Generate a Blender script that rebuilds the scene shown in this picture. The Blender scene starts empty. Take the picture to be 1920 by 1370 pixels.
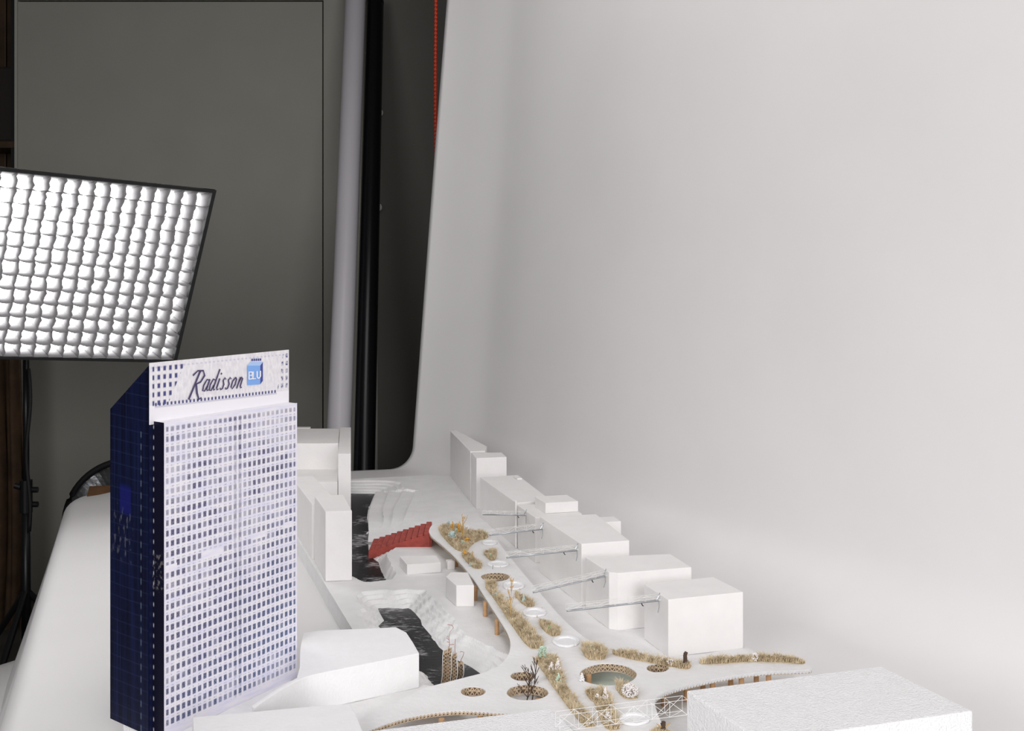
import bpy, bmesh, math, random
import numpy as np
from mathutils import Vector, Matrix, noise as mnoise
random.seed(7)
SC = bpy.context.scene
COL = SC.collection

# ------------------------------------------------------------------ camera, light, exposure
F, CX, HY, H = 2200.0, 960.0, 510.0, 0.60       # focal length (px), image centre, horizon row, eye height over the model ground (m)
cam_d = bpy.data.cameras.new('camera'); cam = bpy.data.objects.new('camera', cam_d); COL.objects.link(cam)
cam.location = (0, 0, H); cam.rotation_euler = (math.pi/2, 0, 0)
cam_d.sensor_width = 36; cam_d.lens = 36*F/1920; cam_d.shift_y = -(685-HY)/1920; cam_d.clip_start = .02; cam_d.clip_end = 60
SC.camera = cam
w = bpy.data.worlds.new('studio'); SC.world = w; w.use_nodes = True
w.node_tree.nodes['Background'].inputs[0].default_value = (.95, .97, 1, 1)
w.node_tree.nodes['Background'].inputs[1].default_value = .03
vs = SC.view_settings
vs.view_transform = 'Standard'; vs.look = 'None'; vs.gamma = 1; vs.use_curve_mapping = False; vs.exposure = 0.0
def area(name, loc, target, size, power, color=(1, 1, 1)):
    d = bpy.data.lights.new(name, 'AREA'); d.shape = 'SQUARE'; d.size = size; d.energy = power; d.color = color
    o = bpy.data.objects.new(name, d); COL.objects.link(o); o.location = loc
    o.rotation_euler = (Vector(target)-Vector(loc)).to_track_quat('-Z', 'Y').to_euler()
    return o
area('key_softbox_light', (.85, -1.3, .95), (.05, 2.2, .05), 1.3, 55, (1, .98, .985))
area('side_fill_light', (-1.3, -.8, 1.3), (.3, 2.0, .1), 1.3, 42, (1, .98, .985))  # unseen fill added at front left to lift left faces and sweep
area('overhead_fill_light', (.1, 1.2, 2.3), (.1, 1.8, 0), 1.0, 7.4, (1, .98, .975))  # unseen overhead fill, added to brighten the tops of the model
area('overhead_fill_light', (-.45, 2.5, 2.15), (.1, 2.5, 0), 1.0, 8.5, (1, .98, .975))  # second unseen overhead fill, added for the far end

# ------------------------------------------------------------------ helpers
def P(px, py, z=0.0):                      # pixel of the photograph -> point on the horizontal plane at height z
    Y = (H-z)*F/(py-HY); return Vector(((px-CX)/F*Y, Y, z))
def PD(px, py, Y):                         # pixel -> point at distance Y
    return Vector(((px-CX)/F*Y, Y, H-(py-HY)/F*Y))
DV = Vector((-.306, .952, 0)); EV = Vector((.952, .306, 0))   # the model's own axes: along the street, across it
def UV(u, v, z=0.0): return EV*u+DV*v+Vector((0, 0, z))
def uv_of(p): return p.x*EV.x+p.y*EV.y, p.x*DV.x+p.y*DV.y

zz = lambda p, z: Vector((p.x, p.y, z))
MATS = {}
def mat(name, color, rough=.6, bump=0, bscale=80, var=0, vscale=20, spec=.3, metal=0, emit=None, alpha=None, trans=0):
    if name in MATS: return MATS[name]
    m = bpy.data.materials.new(name); m.use_nodes = True; nt = m.node_tree; b = nt.nodes['Principled BSDF']
    b.inputs['Base Color'].default_value = (*color, 1); b.inputs['Roughness'].default_value = rough
    b.inputs['Specular IOR Level'].default_value = spec; b.inputs['Metallic'].default_value = metal
    if trans: b.inputs['Transmission Weight'].default_value = trans
    if emit: b.inputs['Emission Color'].default_value = (*color, 1); b.inputs['Emission Strength'].default_value = emit
    geo = nt.nodes.new('ShaderNodeNewGeometry')
    if bump:
        n = nt.nodes.new('ShaderNodeTexNoise'); n.inputs['Scale'].default_value = bscale; n.inputs['Detail'].default_value = 4
        nt.links.new(geo.outputs['Position'], n.inputs['Vector'])
        bp = nt.nodes.new('ShaderNodeBump'); bp.inputs['Strength'].default_value = bump; bp.inputs['Distance'].default_value = .0028 if bump >= 1 else .002
        nt.links.new(n.outputs['Fac'], bp.inputs['Height']); nt.links.new(bp.outputs['Normal'], b.inputs['Normal'])
    if var:
        n = nt.nodes.new('ShaderNodeTexNoise'); n.inputs['Scale'].default_value = vscale; n.inputs['Detail'].default_value = 5
        nt.links.new(geo.outputs['Position'], n.inputs['Vector'])
        r = nt.nodes.new('ShaderNodeValToRGB'); r.color_ramp.elements[0].position = .3; r.color_ramp.elements[1].position = .7
        r.color_ramp.elements[0].color = (*[c*(1-var) for c in color], 1); r.color_ramp.elements[1].color = (*[min(1, c*(1+var)) for c in color], 1)
        nt.links.new(n.outputs['Fac'], r.inputs['Fac']); nt.links.new(r.outputs['Color'], b.inputs['Base Color'])
    MATS[name] = m; return m

def tag(o, label=None, cat=None, group=None, kind=None):
    if label: o['label'] = label
    if cat: o['category'] = cat
    if group: o['group'] = group
    if kind: o['kind'] = kind
    return o
def wloc(o):
    v = Vector((0, 0, 0))
    while o is not None: v += Vector(o.location); o = o.parent
    return v
def empty(name, loc, label=None, cat=None, group=None):
    o = bpy.data.objects.new(name, None); COL.objects.link(o); o.location = loc; o.empty_display_size = .02
    return tag(o, label, cat, group)
def link(name, me, m, parent=None, loc=None, smooth=False):
    if m is not None and not me.materials: me.materials.append(m)
    if smooth: me.polygons.foreach_set('use_smooth', [True]*len(me.polygons))
    o = bpy.data.objects.new(name, me); COL.objects.link(o)
    if loc is not None: o.location = loc
    if parent is not None: o.parent = parent
    return o
def mk(name, verts, faces, m, parent=None, smooth=False, bevel=0, uvs=None):
    """verts in world space; one mesh object whose origin is its base centre (or, for a part, the parent's origin)"""
    verts = [Vector(v) for v in verts]
    if parent is not None: org = wloc(parent)
    else:
        xs = [v.x for v in verts]; ys = [v.y for v in verts]; zs = [v.z for v in verts]
        org = Vector(((min(xs)+max(xs))/2, (min(ys)+max(ys))/2, min(zs)))
    me = bpy.data.meshes.new(name); me.from_pydata([v-org for v in verts], [], faces); me.update()
    bm = bmesh.new(); bm.from_mesh(me)
    if uvs is None: bmesh.ops.recalc_face_normals(bm, faces=bm.faces)
    if bevel:
        es = [e for e in bm.edges if len(e.link_faces) == 2 and e.calc_face_angle(0) > .5]
        bmesh.ops.bevel(bm, geom=es, offset=bevel, segments=2, profile=.6, affect='EDGES')
    bm.to_mesh(me); bm.free()
    if uvs is not None:
        ul = me.uv_layers.new(name='UVMap')
        for i, uvv in enumerate(uvs): ul.data[i].uv = uvv
    return link(name, me, m, parent, org if parent is None else None, smooth)
class MB:
    """collects shapes that form one mesh"""
    def __init__(s): s.v = []; s.f = []
    def add(s, v, f): n = len(s.v); s.v += [Vector(q) for q in v]; s.f += [tuple(i+n for i in q) for q in f]; return s
    def prism(s, poly, z0, z1):
        n = len(poly); v = [(p[0], p[1], z0) for p in poly]+[(p[0], p[1], z1) for p in poly]
        return s.add(v, [tuple(range(n))[::-1], tuple(range(n, 2*n))]+[(i, (i+1) % n, n+(i+1) % n, n+i) for i in range(n)])
    def box8(s, c8):
        return s.add(c8, [(3, 2, 1, 0), (4, 5, 6, 7), (0, 1, 5, 4), (1, 2, 6, 5), (2, 3, 7, 6), (3, 0, 4, 7)])
    def obox(s, o, a, b, c):               # corner + three edge vectors
        o, a, b, c = map(Vector, (o, a, b, c))
        return s.box8([o, o+a, o+a+b, o+b, o+c, o+a+c, o+a+b+c, o+b+c])
    def tube(s, pts, r, seg=8, r1=None, cap=True):
        pts = [Vector(p) for p in pts]; n = len(pts); vs, fs = [], []
        up = Vector((0, 0, 1))
        for i, p in enumerate(pts):
            t = (pts[min(i+1, n-1)]-pts[max(i-1, 0)]).normalized()
            a = t.cross(up if abs(t.z) < .9 else Vector((1, 0, 0))).normalized(); b = t.cross(a)
            rr = r if r1 is None else r+(r1-r)*i/(n-1)
            for k in range(seg):
                an = 2*math.pi*k/seg; vs.append(p+(a*math.cos(an)+b*math.sin(an))*rr)
        for i in range(n-1):
            for k in range(seg): fs.append((i*seg+k, i*seg+(k+1) % seg, (i+1)*seg+(k+1) % seg, (i+1)*seg+k))
        if cap: fs += [tuple(range(seg))[::-1], tuple(range((n-1)*seg, n*seg))]
        return s.add(vs, fs)
    def ico(s, c, r, sub=1, sq=(1, 1, 1)):
        V, Fc = ICO[sub]; c = Vector(c)
        return s.add([c+Vector((x*r*sq[0], y*r*sq[1], z*r*sq[2])) for x, y, z in V], Fc)
    def build(s, name, m, parent=None, smooth=False, bevel=0): return mk(name, s.v, s.f, m, parent, smooth, bevel)
ICO = {}
for sub in (1, 2):
    bm = bmesh.new(); bmesh.ops.create_icosphere(bm, subdivisions=sub, radius=1); bm.verts.ensure_lookup_table()
    ICO[sub] = ([tuple(v.co) for v in bm.verts], [tuple(v.index for v in f.verts) for f in bm.faces]); bm.free()
def prism(name, poly, z0, z1, m, parent=None, bevel=.0012):
    return MB().prism(poly, z0, z1).build(name, m, parent, bevel=bevel)
def smooth_poly(pts, it=2, closed=True):
    pts = [Vector(p) for p in pts]
    for _ in range(it):
        q = []
        n = len(pts)
        for i in range(n if closed else n-1):
            a, b = pts[i], pts[(i+1) % n]; q += [a*.75+b*.25, a*.25+b*.75]
        if not closed: q = [pts[0]]+q+[pts[-1]]
        pts = q
    return pts
def flat_fill(name, loops, z0, z1, m, parent=None, bevel=0):
    """extruded flat outline with holes"""
    cu = bpy.data.curves.new(name, 'CURVE'); cu.dimensions = '2D'; cu.fill_mode = 'BOTH'; cu.extrude = (z1-z0)/2; cu.bevel_depth = bevel
    for lp in loops:
        sp = cu.splines.new('POLY'); sp.points.add(len(lp)-1); sp.use_cyclic_u = True
        for i, p in enumerate(lp): sp.points[i].co = (p[0], p[1], 0, 1)
    t = bpy.data.objects.new('tmp', cu); COL.objects.link(t)
    dg = bpy.context.evaluated_depsgraph_get(); dg.update()
    me = bpy.data.meshes.new_from_object(t.evaluated_get(dg)); bpy.data.objects.remove(t); bpy.data.curves.remove(cu)
    me.name = name; me.materials.clear()
    org = wloc(parent) if parent is not None else Vector((sum(p[0] for p in loops[0])/len(loops[0]), sum(p[1] for p in loops[0])/len(loops[0]), z0))
    me.transform(Matrix.Translation(Vector((0, 0, (z0+z1)/2))-org))
    return link(name, me, m, parent, org if parent is None else None)
def ellipse(px, py, rx, ry, z, n=40, wob=0):
    c = P(px, py, z); a = rx/F*c.y
    b = (P(px, py-ry, z).y-P(px, py+ry, z).y)/2; cy = (P(px, py-ry, z).y+P(px, py+ry, z).y)/2
    k = CX  # the long axis stays level in view; the short one runs along depth
    out = []
    for i in range(n):
        an = 2*math.pi*i/n; s = 1+wob*math.sin(3*an+px)+wob*.6*math.sin(7*an+py)
        y = cy+b*s*math.sin(an); out.append(Vector(((px-CX)/F*cy+a*s*math.cos(an)+(px-CX)/F*(y-cy), y, z)))
    return out

# ------------------------------------------------------------------ materials
M_paper = mat('white_backdrop_paper', (.80, .785, .785), .55, .12, 9, .02, 3)
M_plast = mat('white_plaster', (.86, .845, .835), .7, .18, 160, .02, 25)
M_board = mat('white_painted_board', (.83, .825, .825), .65, .5, 120, .035, 22)
M_styro = mat('white_styrofoam', (.90, .90, .91), .75, 1.0, 330, .02, 60)
M_foam = mat('smooth_white_foam', (.88, .88, .885), .75, .35, 260, .015, 50)
M_white = mat('matt_white_paint', (.84, .84, .85), .65, .4, 200, .02, 60)
M_card = mat('brown_cardboard', (.36, .235, .14), .8, .3, 300, .25, 90)
M_cardl = mat('pale_cardboard', (.60, .47, .33), .8, .3, 300, .2, 120)
M_dowel = mat('wood_dowel', (.55, .33, .17), .6, .2, 200, .12, 150)
M_red = mat('red_painted_card', (.40, .075, .058), .6, .6, 110, .22, 70)
M_wire = mat('white_wire', (.80, .80, .79), .4)
M_steel = mat('blue_grey_steel_tube', (.40, .43, .47), .3, metal=.8)
M_grass = mat('dry_grass_fibre', (.70, .585, .40), .8, 0, 0, .22, 160)
M_soil = mat('dry_fibre_mat', (.54, .44, .29), .9, .8, 300, .3, 150)
M_mint = mat('mint_lichen', (.52, .66, .54), .8, .3, 500, .2, 300)
M_teal = mat('pale_teal_lichen', (.52, .66, .66), .8, .3, 500, .2, 300)
M_berry = mat('white_foam_beads', (.84, .80, .78), .6)
M_orange = mat('orange_dried_flower', (.78, .42, .08), .7, .3, 500, .25, 300)
M_straw = mat('golden_dried_stem', (.55, .36, .13), .7)
M_twig = mat('dark_twig', (.085, .055, .04), .8, .4, 300, .3, 200)
M_copper = mat('copper_wire', (.42, .19, .13), .4, metal=.5)
M_green = mat('green_tinted_sheet', (.56, .66, .57), .3, .3, 60, .05, 40)
M_black = mat('black_fabric', (.012, .012, .013), .6)
M_blackm = mat('black_metal', (.010, .010, .011), .35)
M_wall = mat('grey_green_wall_paint', (.30, .295, .26), .6, .08, 60, .03, 4)
M_tubeg = mat('grey_plastic_tube', (.50, .485, .52), .32)
M_tubeb = mat('black_plastic_tube', (.004, .004, .005), .25)
M_chain = mat('red_bead_chain', (.62, .045, .012), .45)
M_brown = mat('brown_wood', (.055, .032, .016), .5, .2, 30, .35, 9)
M_table = mat('table_wood', (.22, .10, .04), .5, .1, 30, .2, 30)
M_floor = mat('dark_studio_floor', (.06, .055, .05), .5, .1, 20, .2, 6)

# ------------------------------------------------------------------ room
ZT, ZF = -.036, -.80                       # table top, floor
YW = 5.0
tag(prism('floor', [(-4, -2.5), (4, -2.5), (4, 6), (-4, 6)], ZF-.05, ZF, M_floor, bevel=0), 'dark studio floor under the table', kind='structure')
xl, xd = PD(33, 0, YW).x, PD(604, 0, YW).x
ztop = PD(600, 3, YW).z
wb = empty('wall_back', (0, YW, ZF), 'grey green studio wall behind the table'); wb['kind'] = 'structure'
xp = PD(709, 0, YW).x
MB().obox((xd+.006, YW, ZF), (xp-xd-.006, 0, 0), (0, .12, 0), (0, 0, 3.6)).build('wall_panel', M_wall, wb)
MB().obox((xp, YW-.02, ZF), (4-xp, 0, 0), (0, .14, 0), (0, 0, 3.6)).build('dark_wall_section', mat('darker_wall_grey', (.095, .092, .08), .6, .08, 60, .03, 4), wb)  # right stretch of the wall, in a darker grey
MB().obox((xl, YW, ztop+.006), (xd+.006-xl, 0, 0), (0, .12, 0), (0, 0, ZF+3.6-ztop-.006)).build('wall_panel', M_wall, wb)
MB().obox((xl-.05, YW+.05, ZF), (4, 0, 0), (0, .06, 0), (0, 0, 3.5)).build('wall_core', M_black, wb)
dr = empty('door_1', (xl, YW, ZF), 'tall grey green flush door panel in the back wall'); dr['kind'] = 'structure'
MB().obox((xl, YW+.004, ZF+.01), (xd-xl, 0, 0), (0, .05, 0), (0, 0, ztop-ZF-.01)).build('door_leaf', M_wall, dr)
MB().obox((xl-.012, YW-.004, ZF), (.012, 0, 0), (0, .06, 0), (0, 0, 3.5)).build('door_edge', mat('pale_door_edge', (.34, .34, .30), .5), dr)
for (px, py) in ((714, 215), (712, 390)):
    c = PD(px, py, YW); mb = MB().tube([c, c+Vector((0, -.05, 0))], .006, 8).tube([c+Vector((0, -.05, 0)), c+Vector((0, -.062, 0))], .017, 12)
    tag(mb.build('wall_knob', mat('pale_knob', (.4, .39, .36), .4)), 'small pale wall knob, %s one behind the leaning black tube' % ('upper' if py < 300 else 'lower'), 'knob', 'wall knobs')
M_room = mat('grey_room_paint', (.30, .29, .28), .7, .05, 40, .03, 4)
tag(MB().obox((2.7, -2.5, ZF), (.1, 0, 0), (0, 8.0, 0), (0, 0, 3.4)).build('wall_right', M_room), 'grey studio side wall on the right', kind='structure')
tag(MB().obox((-4, -2.5, ZF+3.4), (8, 0, 0), (0, 8.5, 0), (0, 0, .1)).build('ceiling', M_room), 'grey studio ceiling', kind='structure')
# left wall zone: brown wood and a dark shelf beyond the door
wl = empty('wall_left', (xl-.5, YW+.5, ZF), 'dark brown wooden wall beside the door'); wl['kind'] = 'structure'
for k in range(7):
    x0 = xl-.95+k*.155
    MB().obox((x0, YW+.3, ZF), (.15, 0, 0), (0, .04, 0), (0, 0, 3.4)).build('plank', M_brown, wl, bevel=.004)
MB().obox((xl-1.6, YW+.34, ZF), (2.2, 0, 0), (0, .05, 0), (0, 0, 3.5)).build('wall_core', M_black, wl)
sh = empty('dark_shelf', (xl-.25, YW+.15, PD(0, 260, YW).z), 'black shelf box on brown wood at the left edge', 'shelf')
zt, zb = PD(0, 120, YW).z, PD(0, 262, YW).z
MB().obox((xl-.5, YW+.06, zb), (.47, 0, 0), (0, .22, 0), (0, 0, zt-zb)).build('shelf_box', mat('black_brown', (.02, .016, .013), .5), sh, bevel=.01)
MB().obox((xl-.5, YW+.045, zb-.03), (.47, 0, 0), (0, .235, 0), (0, 0, .03)).build('shelf_board', M_brown, sh, bevel=.003)
# brown cloth hanging at the left edge below the softbox
def cloth():
    n, m_ = 36, 20; vs, fs = [], []
    for i in range(n+1):
        for j in range(m_+1):
            s, t = i/n, j/m_
            x = PD(-60, 0, 4.6).x+(PD(33, 0, 4.6).x-PD(-60, 0, 4.6).x)*s
            x += .03*t*math.sin(3*t)
            z = PD(0, 600, 4.6).z+(PD(0, 1215, 4.6).z-PD(0, 600, 4.6).z)*t
            y = 4.62+.022*math.sin(s*19+t*3)+.012*math.sin(s*41+1.5*t)
            vs.append((x, y, z))
    for i in range(n):
        for j in range(m_): a = i*(m_+1)+j; fs.append((a, a+1, a+m_+2, a+m_+1))
    o = mk('hanging_cloth', vs, fs, mat('brown_cloth', (.060, .034, .018), .8, .3, 60, .35, 12), smooth=True)
    md = o.modifiers.new('thick', 'SOLIDIFY'); md.thickness = .006
    return tag(o, 'dark brown cloth hanging in folds behind the light stand', 'cloth')
cloth()

# leaning tubes
def lean_tube(name, a, b, r, m, label, capm=None):
    a, b = Vector(a), Vector(b); d = (b-a).normalized(); bot = a+d*((ZF+r*.3-a.z)/d.z)
    t = empty(name, bot, label, 'tube')
    mb = MB().tube([bot, bot.lerp(a, .5), a], r, 32, cap=False); mb.build('tube_wall', m, t, smooth=True)
    MB().tube([bot+d*.0, bot-d*.02], r*.99, 32).build('end_cap', capm or m, t); MB().tube([a+d*.01, a-d*.002], r*1.02, 32).build('end_cap', capm or m, t)
    return t
lean_tube('backdrop_tube', PD(669, -60, 4.86), PD(636, 800, 4.02), .0415, M_tubeg, 'grey plastic tube leaning against the wall beside the black one')
lean_tube('backdrop_tube', PD(703, 4, 4.86), PD(683, 870, 3.98), .0365, M_tubeb, 'glossy black tube leaning against the wall beside the grey one')

# red bead chain hanging behind the paper edge
ch = empty('bead_chain', PD(817, 520, 3.95), 'red bead chain loop hanging behind the white paper edge', 'chain')
for px in (817, 845):
    mb = MB(); x = PD(px, 0, 3.95).x; z = .35; k = 0
    while z < 1.75:
        mb.ico((x+.001*math.sin(z*9), 3.95, z), .0062, 1, (1, 1, 1.15)); z += .0135
    mb.tube([(x, 3.95, .35), (x, 3.95, 1.75)], .0025, 6)
    mb.build('chain_strand', M_chain, ch)

# ------------------------------------------------------------------ table and the white paper sweep
tb = empty('studio_table', UV(.4, 2.2, ZF), 'brown wooden table under the white paper', 'table')
MB().prism([UV(-.15, .55)[:2], UV(1.0, .55)[:2], UV(.9, 3.728)[:2], UV(-.13, 3.728)[:2]], ZT-.042, ZT-.004).build('table_top', M_table, tb, bevel=.002)
for (u, v) in ((-.08, .65), (.88, .65), (.82, 3.66), (-.08, 3.66)):
    c = UV(u, v); MB().obox((c.x-.025, c.y-.025, ZF), (.05, 0, 0), (0, .05, 0), (0, 0, ZT-.042-ZF)).build('leg', M_table, tb, bevel=.002)
def paper():
    vs, fs = [], []
    vv = list(np.linspace(.5, 3.4, 50))+list(np.linspace(3.42, 3.725, 26))
    rows = []
    for v in vv:
        f = (3.725-v)
        uw = .955+.17*f-.095*math.exp(-f/.17)+.010*math.exp(-((f-.30)/.12)**2)
        r = .075+.035*f
        prof = []
        k0 = .24+.16*min(1, f/2.4)      # outward flare of the drape on the left
        for i in range(14):            # drape, bottom up
            s = 1-i/13; drop = .42*s
            prof.append((-.185-drop*k0-.02*math.sin(v*4+s*2)*s, ZT-.03-drop))
        for a in np.linspace(0, 1, 7)[1:]:
            an = a*math.pi/2; prof.append((-.185+.035*(1-math.cos(an)), ZT-.03+.030*math.sin(an)))
        u0, u1 = prof[-1][0], uw-r
        for a in np.linspace(0, 1, 26)[1:]: prof.append((u0+(u1-u0)*a, ZT+.0006*math.sin(a*17+v*5)))
        for a in np.linspace(0, 1, 15)[1:]:
            an = a*(math.pi/2-.078); prof.append((u1+r*math.sin(an), ZT+r*(1-math.cos(an))))
        ub, zb = prof[-1]
        for a in np.linspace(0, 1, 24)[1:]:
            z = zb+(1.95-zb)*a; prof.append((ub+(z-zb)*.078+.004*math.sin(v*6+z*2)*a, z))
        # sag of the free far left corner
        out = []
        for (u, z) in prof:
            q = max(0, 1-f/.30)*max(0, min(1, (.12-u)/.30)); out.append(UV(u+.05*q*q*(1 if u > -.19 else .6), v-.03*q, z-.030*q*q))
        rows.append(out)
    n = len(rows[0])
    for r_ in rows: vs += r_
    for i in range(len(rows)-1):
        for j in range(n-1): a = i*n+j; fs.append((a, a+1, a+n+1, a+n))
    o = mk('backdrop_paper', vs, fs, M_paper, smooth=True)
    md = o.modifiers.new('thick', 'SOLIDIFY'); md.thickness = .0012; md.offset = -1
    return tag(o, 'white seamless paper sweep covering the table and rising as a wall', 'backdrop')
paper()
def flare():
    vs, fs = [], []; n, m_ = 24, 16
    for i in range(n+1):
        v = 1.2+2.17*i/n
        for j in range(m_+1):
            t = j/m_; u = -.27-.55*t; z = -.38-.06*math.sin(t*2.5)+.09*t*t-.05*max(0, (v-3.15)/.22)**2
            vs.append(UV(u, v, z))
    for i in range(n):
        for j in range(m_): a = i*(m_+1)+j; fs.append((a, a+1, a+m_+2, a+m_+1))
    o = mk('paper_offcut', vs, fs, M_paper, smooth=True); md = o.modifiers.new('thick', 'SOLIDIFY'); md.thickness = .0012
    return tag(o, 'loose curled white paper below the draped paper at left', 'paper')
flare()

# collapsible reflector behind the table
rc = PD(243, 985, 3.98); rr_ = 122/F*3.98
rf = empty('round_reflector', (rc.x, rc.y, rc.z-rr_), 'round crinkled silver reflector with black rim behind the table', 'reflector')
ring = [rc+Vector((rr_*math.cos(a), .25*rr_*math.sin(a)*0, rr_*math.sin(a))) for a in np.linspace(0, 2*math.pi, 65)]
MB().tube(ring, .011, 8, cap=False).build('rim', M_black, rf, smooth=True)
vs = [rc]; fs = []
for i in range(1, 15):
    for k in range(72):
        an = 2*math.pi*k/72; r = rr_*i/14; q = mnoise.noise(Vector((r*14*math.cos(an), r*5*math.sin(an), 3)))
        vs.append(rc+Vector((r*math.cos(an), .012*q*(1 if i < 14 else 0), r*math.sin(an))))
for k in range(72): fs.append((0, 1+k, 1+(k+1) % 72))
for i in range(13):
    for k in range(72): a = 1+i*72+k; b = 1+i*72+(k+1) % 72; fs.append((a, b, b+72, a+72))
mk('foil', vs, fs, mat('crinkled_silver_foil', (.30, .31, .32), .28, .6, 60, .3, 30, metal=.9), rf)

# ------------------------------------------------------------------ softbox with fabric grid, on its stand
TR = PD(405, 355, 3.2); BR = PD(352, 678, 3.40); TL = PD(0, 312, 2.89)
Lv = (TL-TR).normalized(); Dv = (BR-TR); Hs = Dv.length; Dv = (Dv-Lv*Dv.dot(Lv)).normalized(); Nv = Lv.cross(Dv).normalized()
if Nv.y > 0: Nv = -Nv                     # out of the face, towards the model
Ws = .86
def sbp(a, b, n=0):                        # a: metres from the right edge, b: metres from the top, n: out of the face
    k = min(n, 0)                          # the box narrows towards the lamp
    a = a-k*.42*(1-a/Ws); b = b-k*.66*max(0, 1-b/Hs)**1.5
    return TR+Lv*a+Dv*b+Nv*n
sb = empty('softbox', sbp(Ws/2, Hs, -.2), 'lit rectangular softbox with black rim and white-glowing fabric grid', 'studio light')
def sheet(name, pts2, m, parent, th=.0):   # pts2 rows x cols of points
    n = len(pts2[0]); vs = [p for r in pts2 for p in r]
    fs = [(i*n+j, i*n+j+1, (i+1)*n+j+1, (i+1)*n+j) for i in range(len(pts2)-1) for j in range(n-1)]
    o = mk(name, vs, fs, m, parent, smooth=True)
    if th: md = o.modifiers.new('thick', 'SOLIDIFY'); md.thickness = th; md.offset = 0
    return o
M_diff = mat('lit_diffuser', (1, 1, 1), .6, emit=8.0)
M_grid = mat('grey_grid_fabric', (.25, .245, .25), .8)
sheet('diffuser', [[sbp(.004+(Ws-.008)*i/20, .004+(Hs-.008)*j/10, -.040) for i in range(21)] for j in range(11)], M_diff, sb)
for (a0, a1, b0, b1) in ((0, Ws, 0, .009), (0, Ws, Hs-.009, Hs), (0, .010, .009, Hs-.009), (Ws-.010, Ws, .009, Hs-.009)):
    mb = MB(); n = 16
    for i in range(n):
        if a1-a0 > .1: A, B, C, D = a0+(a1-a0)*i/n, a0+(a1-a0)*(i+1)/n, b0, b1
        else:
            if i: break
            A, B, C, D = a0, a1, b0, b1
        mb.box8([sbp(A, C, -.006), sbp(B, C, -.006), sbp(B, D, -.006), sbp(A, D, -.006), sbp(A, C, .006), sbp(B, C, .006), sbp(B, D, .006), sbp(A, D, .006)])
    mb.build('rim', M_black, sb)
cell = .0375
na, nb = int((Ws-.03)/cell), int((Hs-.03)/cell)
for i in range(na+1):
    a = .009+(Ws-.018)*i/na; rows = []
    for j in range(nb*4+1):
        b = .009+(Hs-.018)*j/(nb*4); wv = .004*math.sin(math.pi*j/2)*math.sin(math.pi*j/4+i) if 0 < i < na else 0
        ph = random.uniform(-.0012, .0012)
        rows.append([sbp(a+wv*k/2+ph, b, -.0385+.0415*k/2) for k in range(3)])
    sheet('grid_strip', rows, M_grid, sb, .001)
for j in range(nb+1):
    b = .009+(Hs-.018)*j/nb; rows = []
    for i in range(na*4+1):
        a = .009+(Ws-.018)*i/(na*4); sag = .005*abs(math.sin(math.pi*i/4)) if 0 < j < nb else 0
        rows.append([sbp(a, b+sag*k/2, -.0385+.0415*k/2) for k in range(3)])
    sheet('grid_strip', rows, M_grid, sb, .001)
bc = sbp(Ws/2, Hs/2, -.38)
mb = MB(); q = [sbp(-.001, -.001, -.004), sbp(Ws+.001, -.001, -.004), sbp(Ws+.001, Hs+.001, -.004), sbp(-.001, Hs+.001, -.004)]
mid4 = [sbp(-.001, -.001, -.062), sbp(Ws+.001, -.001, -.062), sbp(Ws+.001, Hs+.001, -.062), sbp(-.001, Hs+.001, -.062)]
s4 = [bc+(Lv*a+Dv*b)*.07 for a, b in ((-1, -1), (1, -1), (1, 1), (-1, 1))]
mb.add(q+mid4+s4, [(0, 1, 5, 4), (1, 2, 6, 5), (2, 3, 7, 6), (3, 0, 4, 7), (4, 5, 9, 8), (5, 6, 10, 9), (6, 7, 11, 10), (7, 4, 8, 11), (8, 9, 10, 11)]); mb.build('shell', M_black, sb)
MB().tube([bc, bc-Nv*.25], .055, 20).build('lamp_head', M_blackm, sb, smooth=False)
# stand
sx = PD(49, 700, 3.62); fl = Vector((sx.x, sx.y, ZF))
st = empty('light_stand', fl, 'black light stand with clamp knobs under the softbox', 'light stand')
zc = PD(49, 930, 3.62).z
MB().tube([(fl.x, fl.y, zc-.02), (fl.x, fl.y, PD(0, 640, 3.62).z)], .0095, 14).build('upper_pole', M_blackm, st, smooth=True)
MB().tube([(fl.x, fl.y, ZF+.06), (fl.x, fl.y, zc+.02)], .0135, 14).build('lower_pole', M_blackm, st, smooth=True)
MB().tube([(fl.x, fl.y, zc-.05), (fl.x, fl.y, zc+.05)], .019, 16).build('collar', M_blackm, st)
for dz in (-.025, .02): MB().tube([(fl.x+.015, fl.y, zc+dz), (fl.x+.036, fl.y, zc+dz)], .009, 12).build('knob', M_blackm, st)
MB().tube([(fl.x-.012, fl.y-.01, zc+.03), (fl.x-.03, fl.y-.01, zc+.035)], .010, 12).build('knob', M_blackm, st)
for k in range(3):
    a = k*2.094+.5; MB().tube([(fl.x, fl.y, ZF+.42), (fl.x+.36*math.cos(a), fl.y+.36*math.sin(a), ZF+.015)], .010, 10).build('leg', M_blackm, st)
cb = [(fl.x+.012+.006*math.sin(t*9), fl.y-.012, PD(0, 690, 3.62).z-t*.5) for t in np.linspace(0, 1, 24)]
MB().tube(cb, .006, 8).build('cable', M_black, st, smooth=True)

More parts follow.
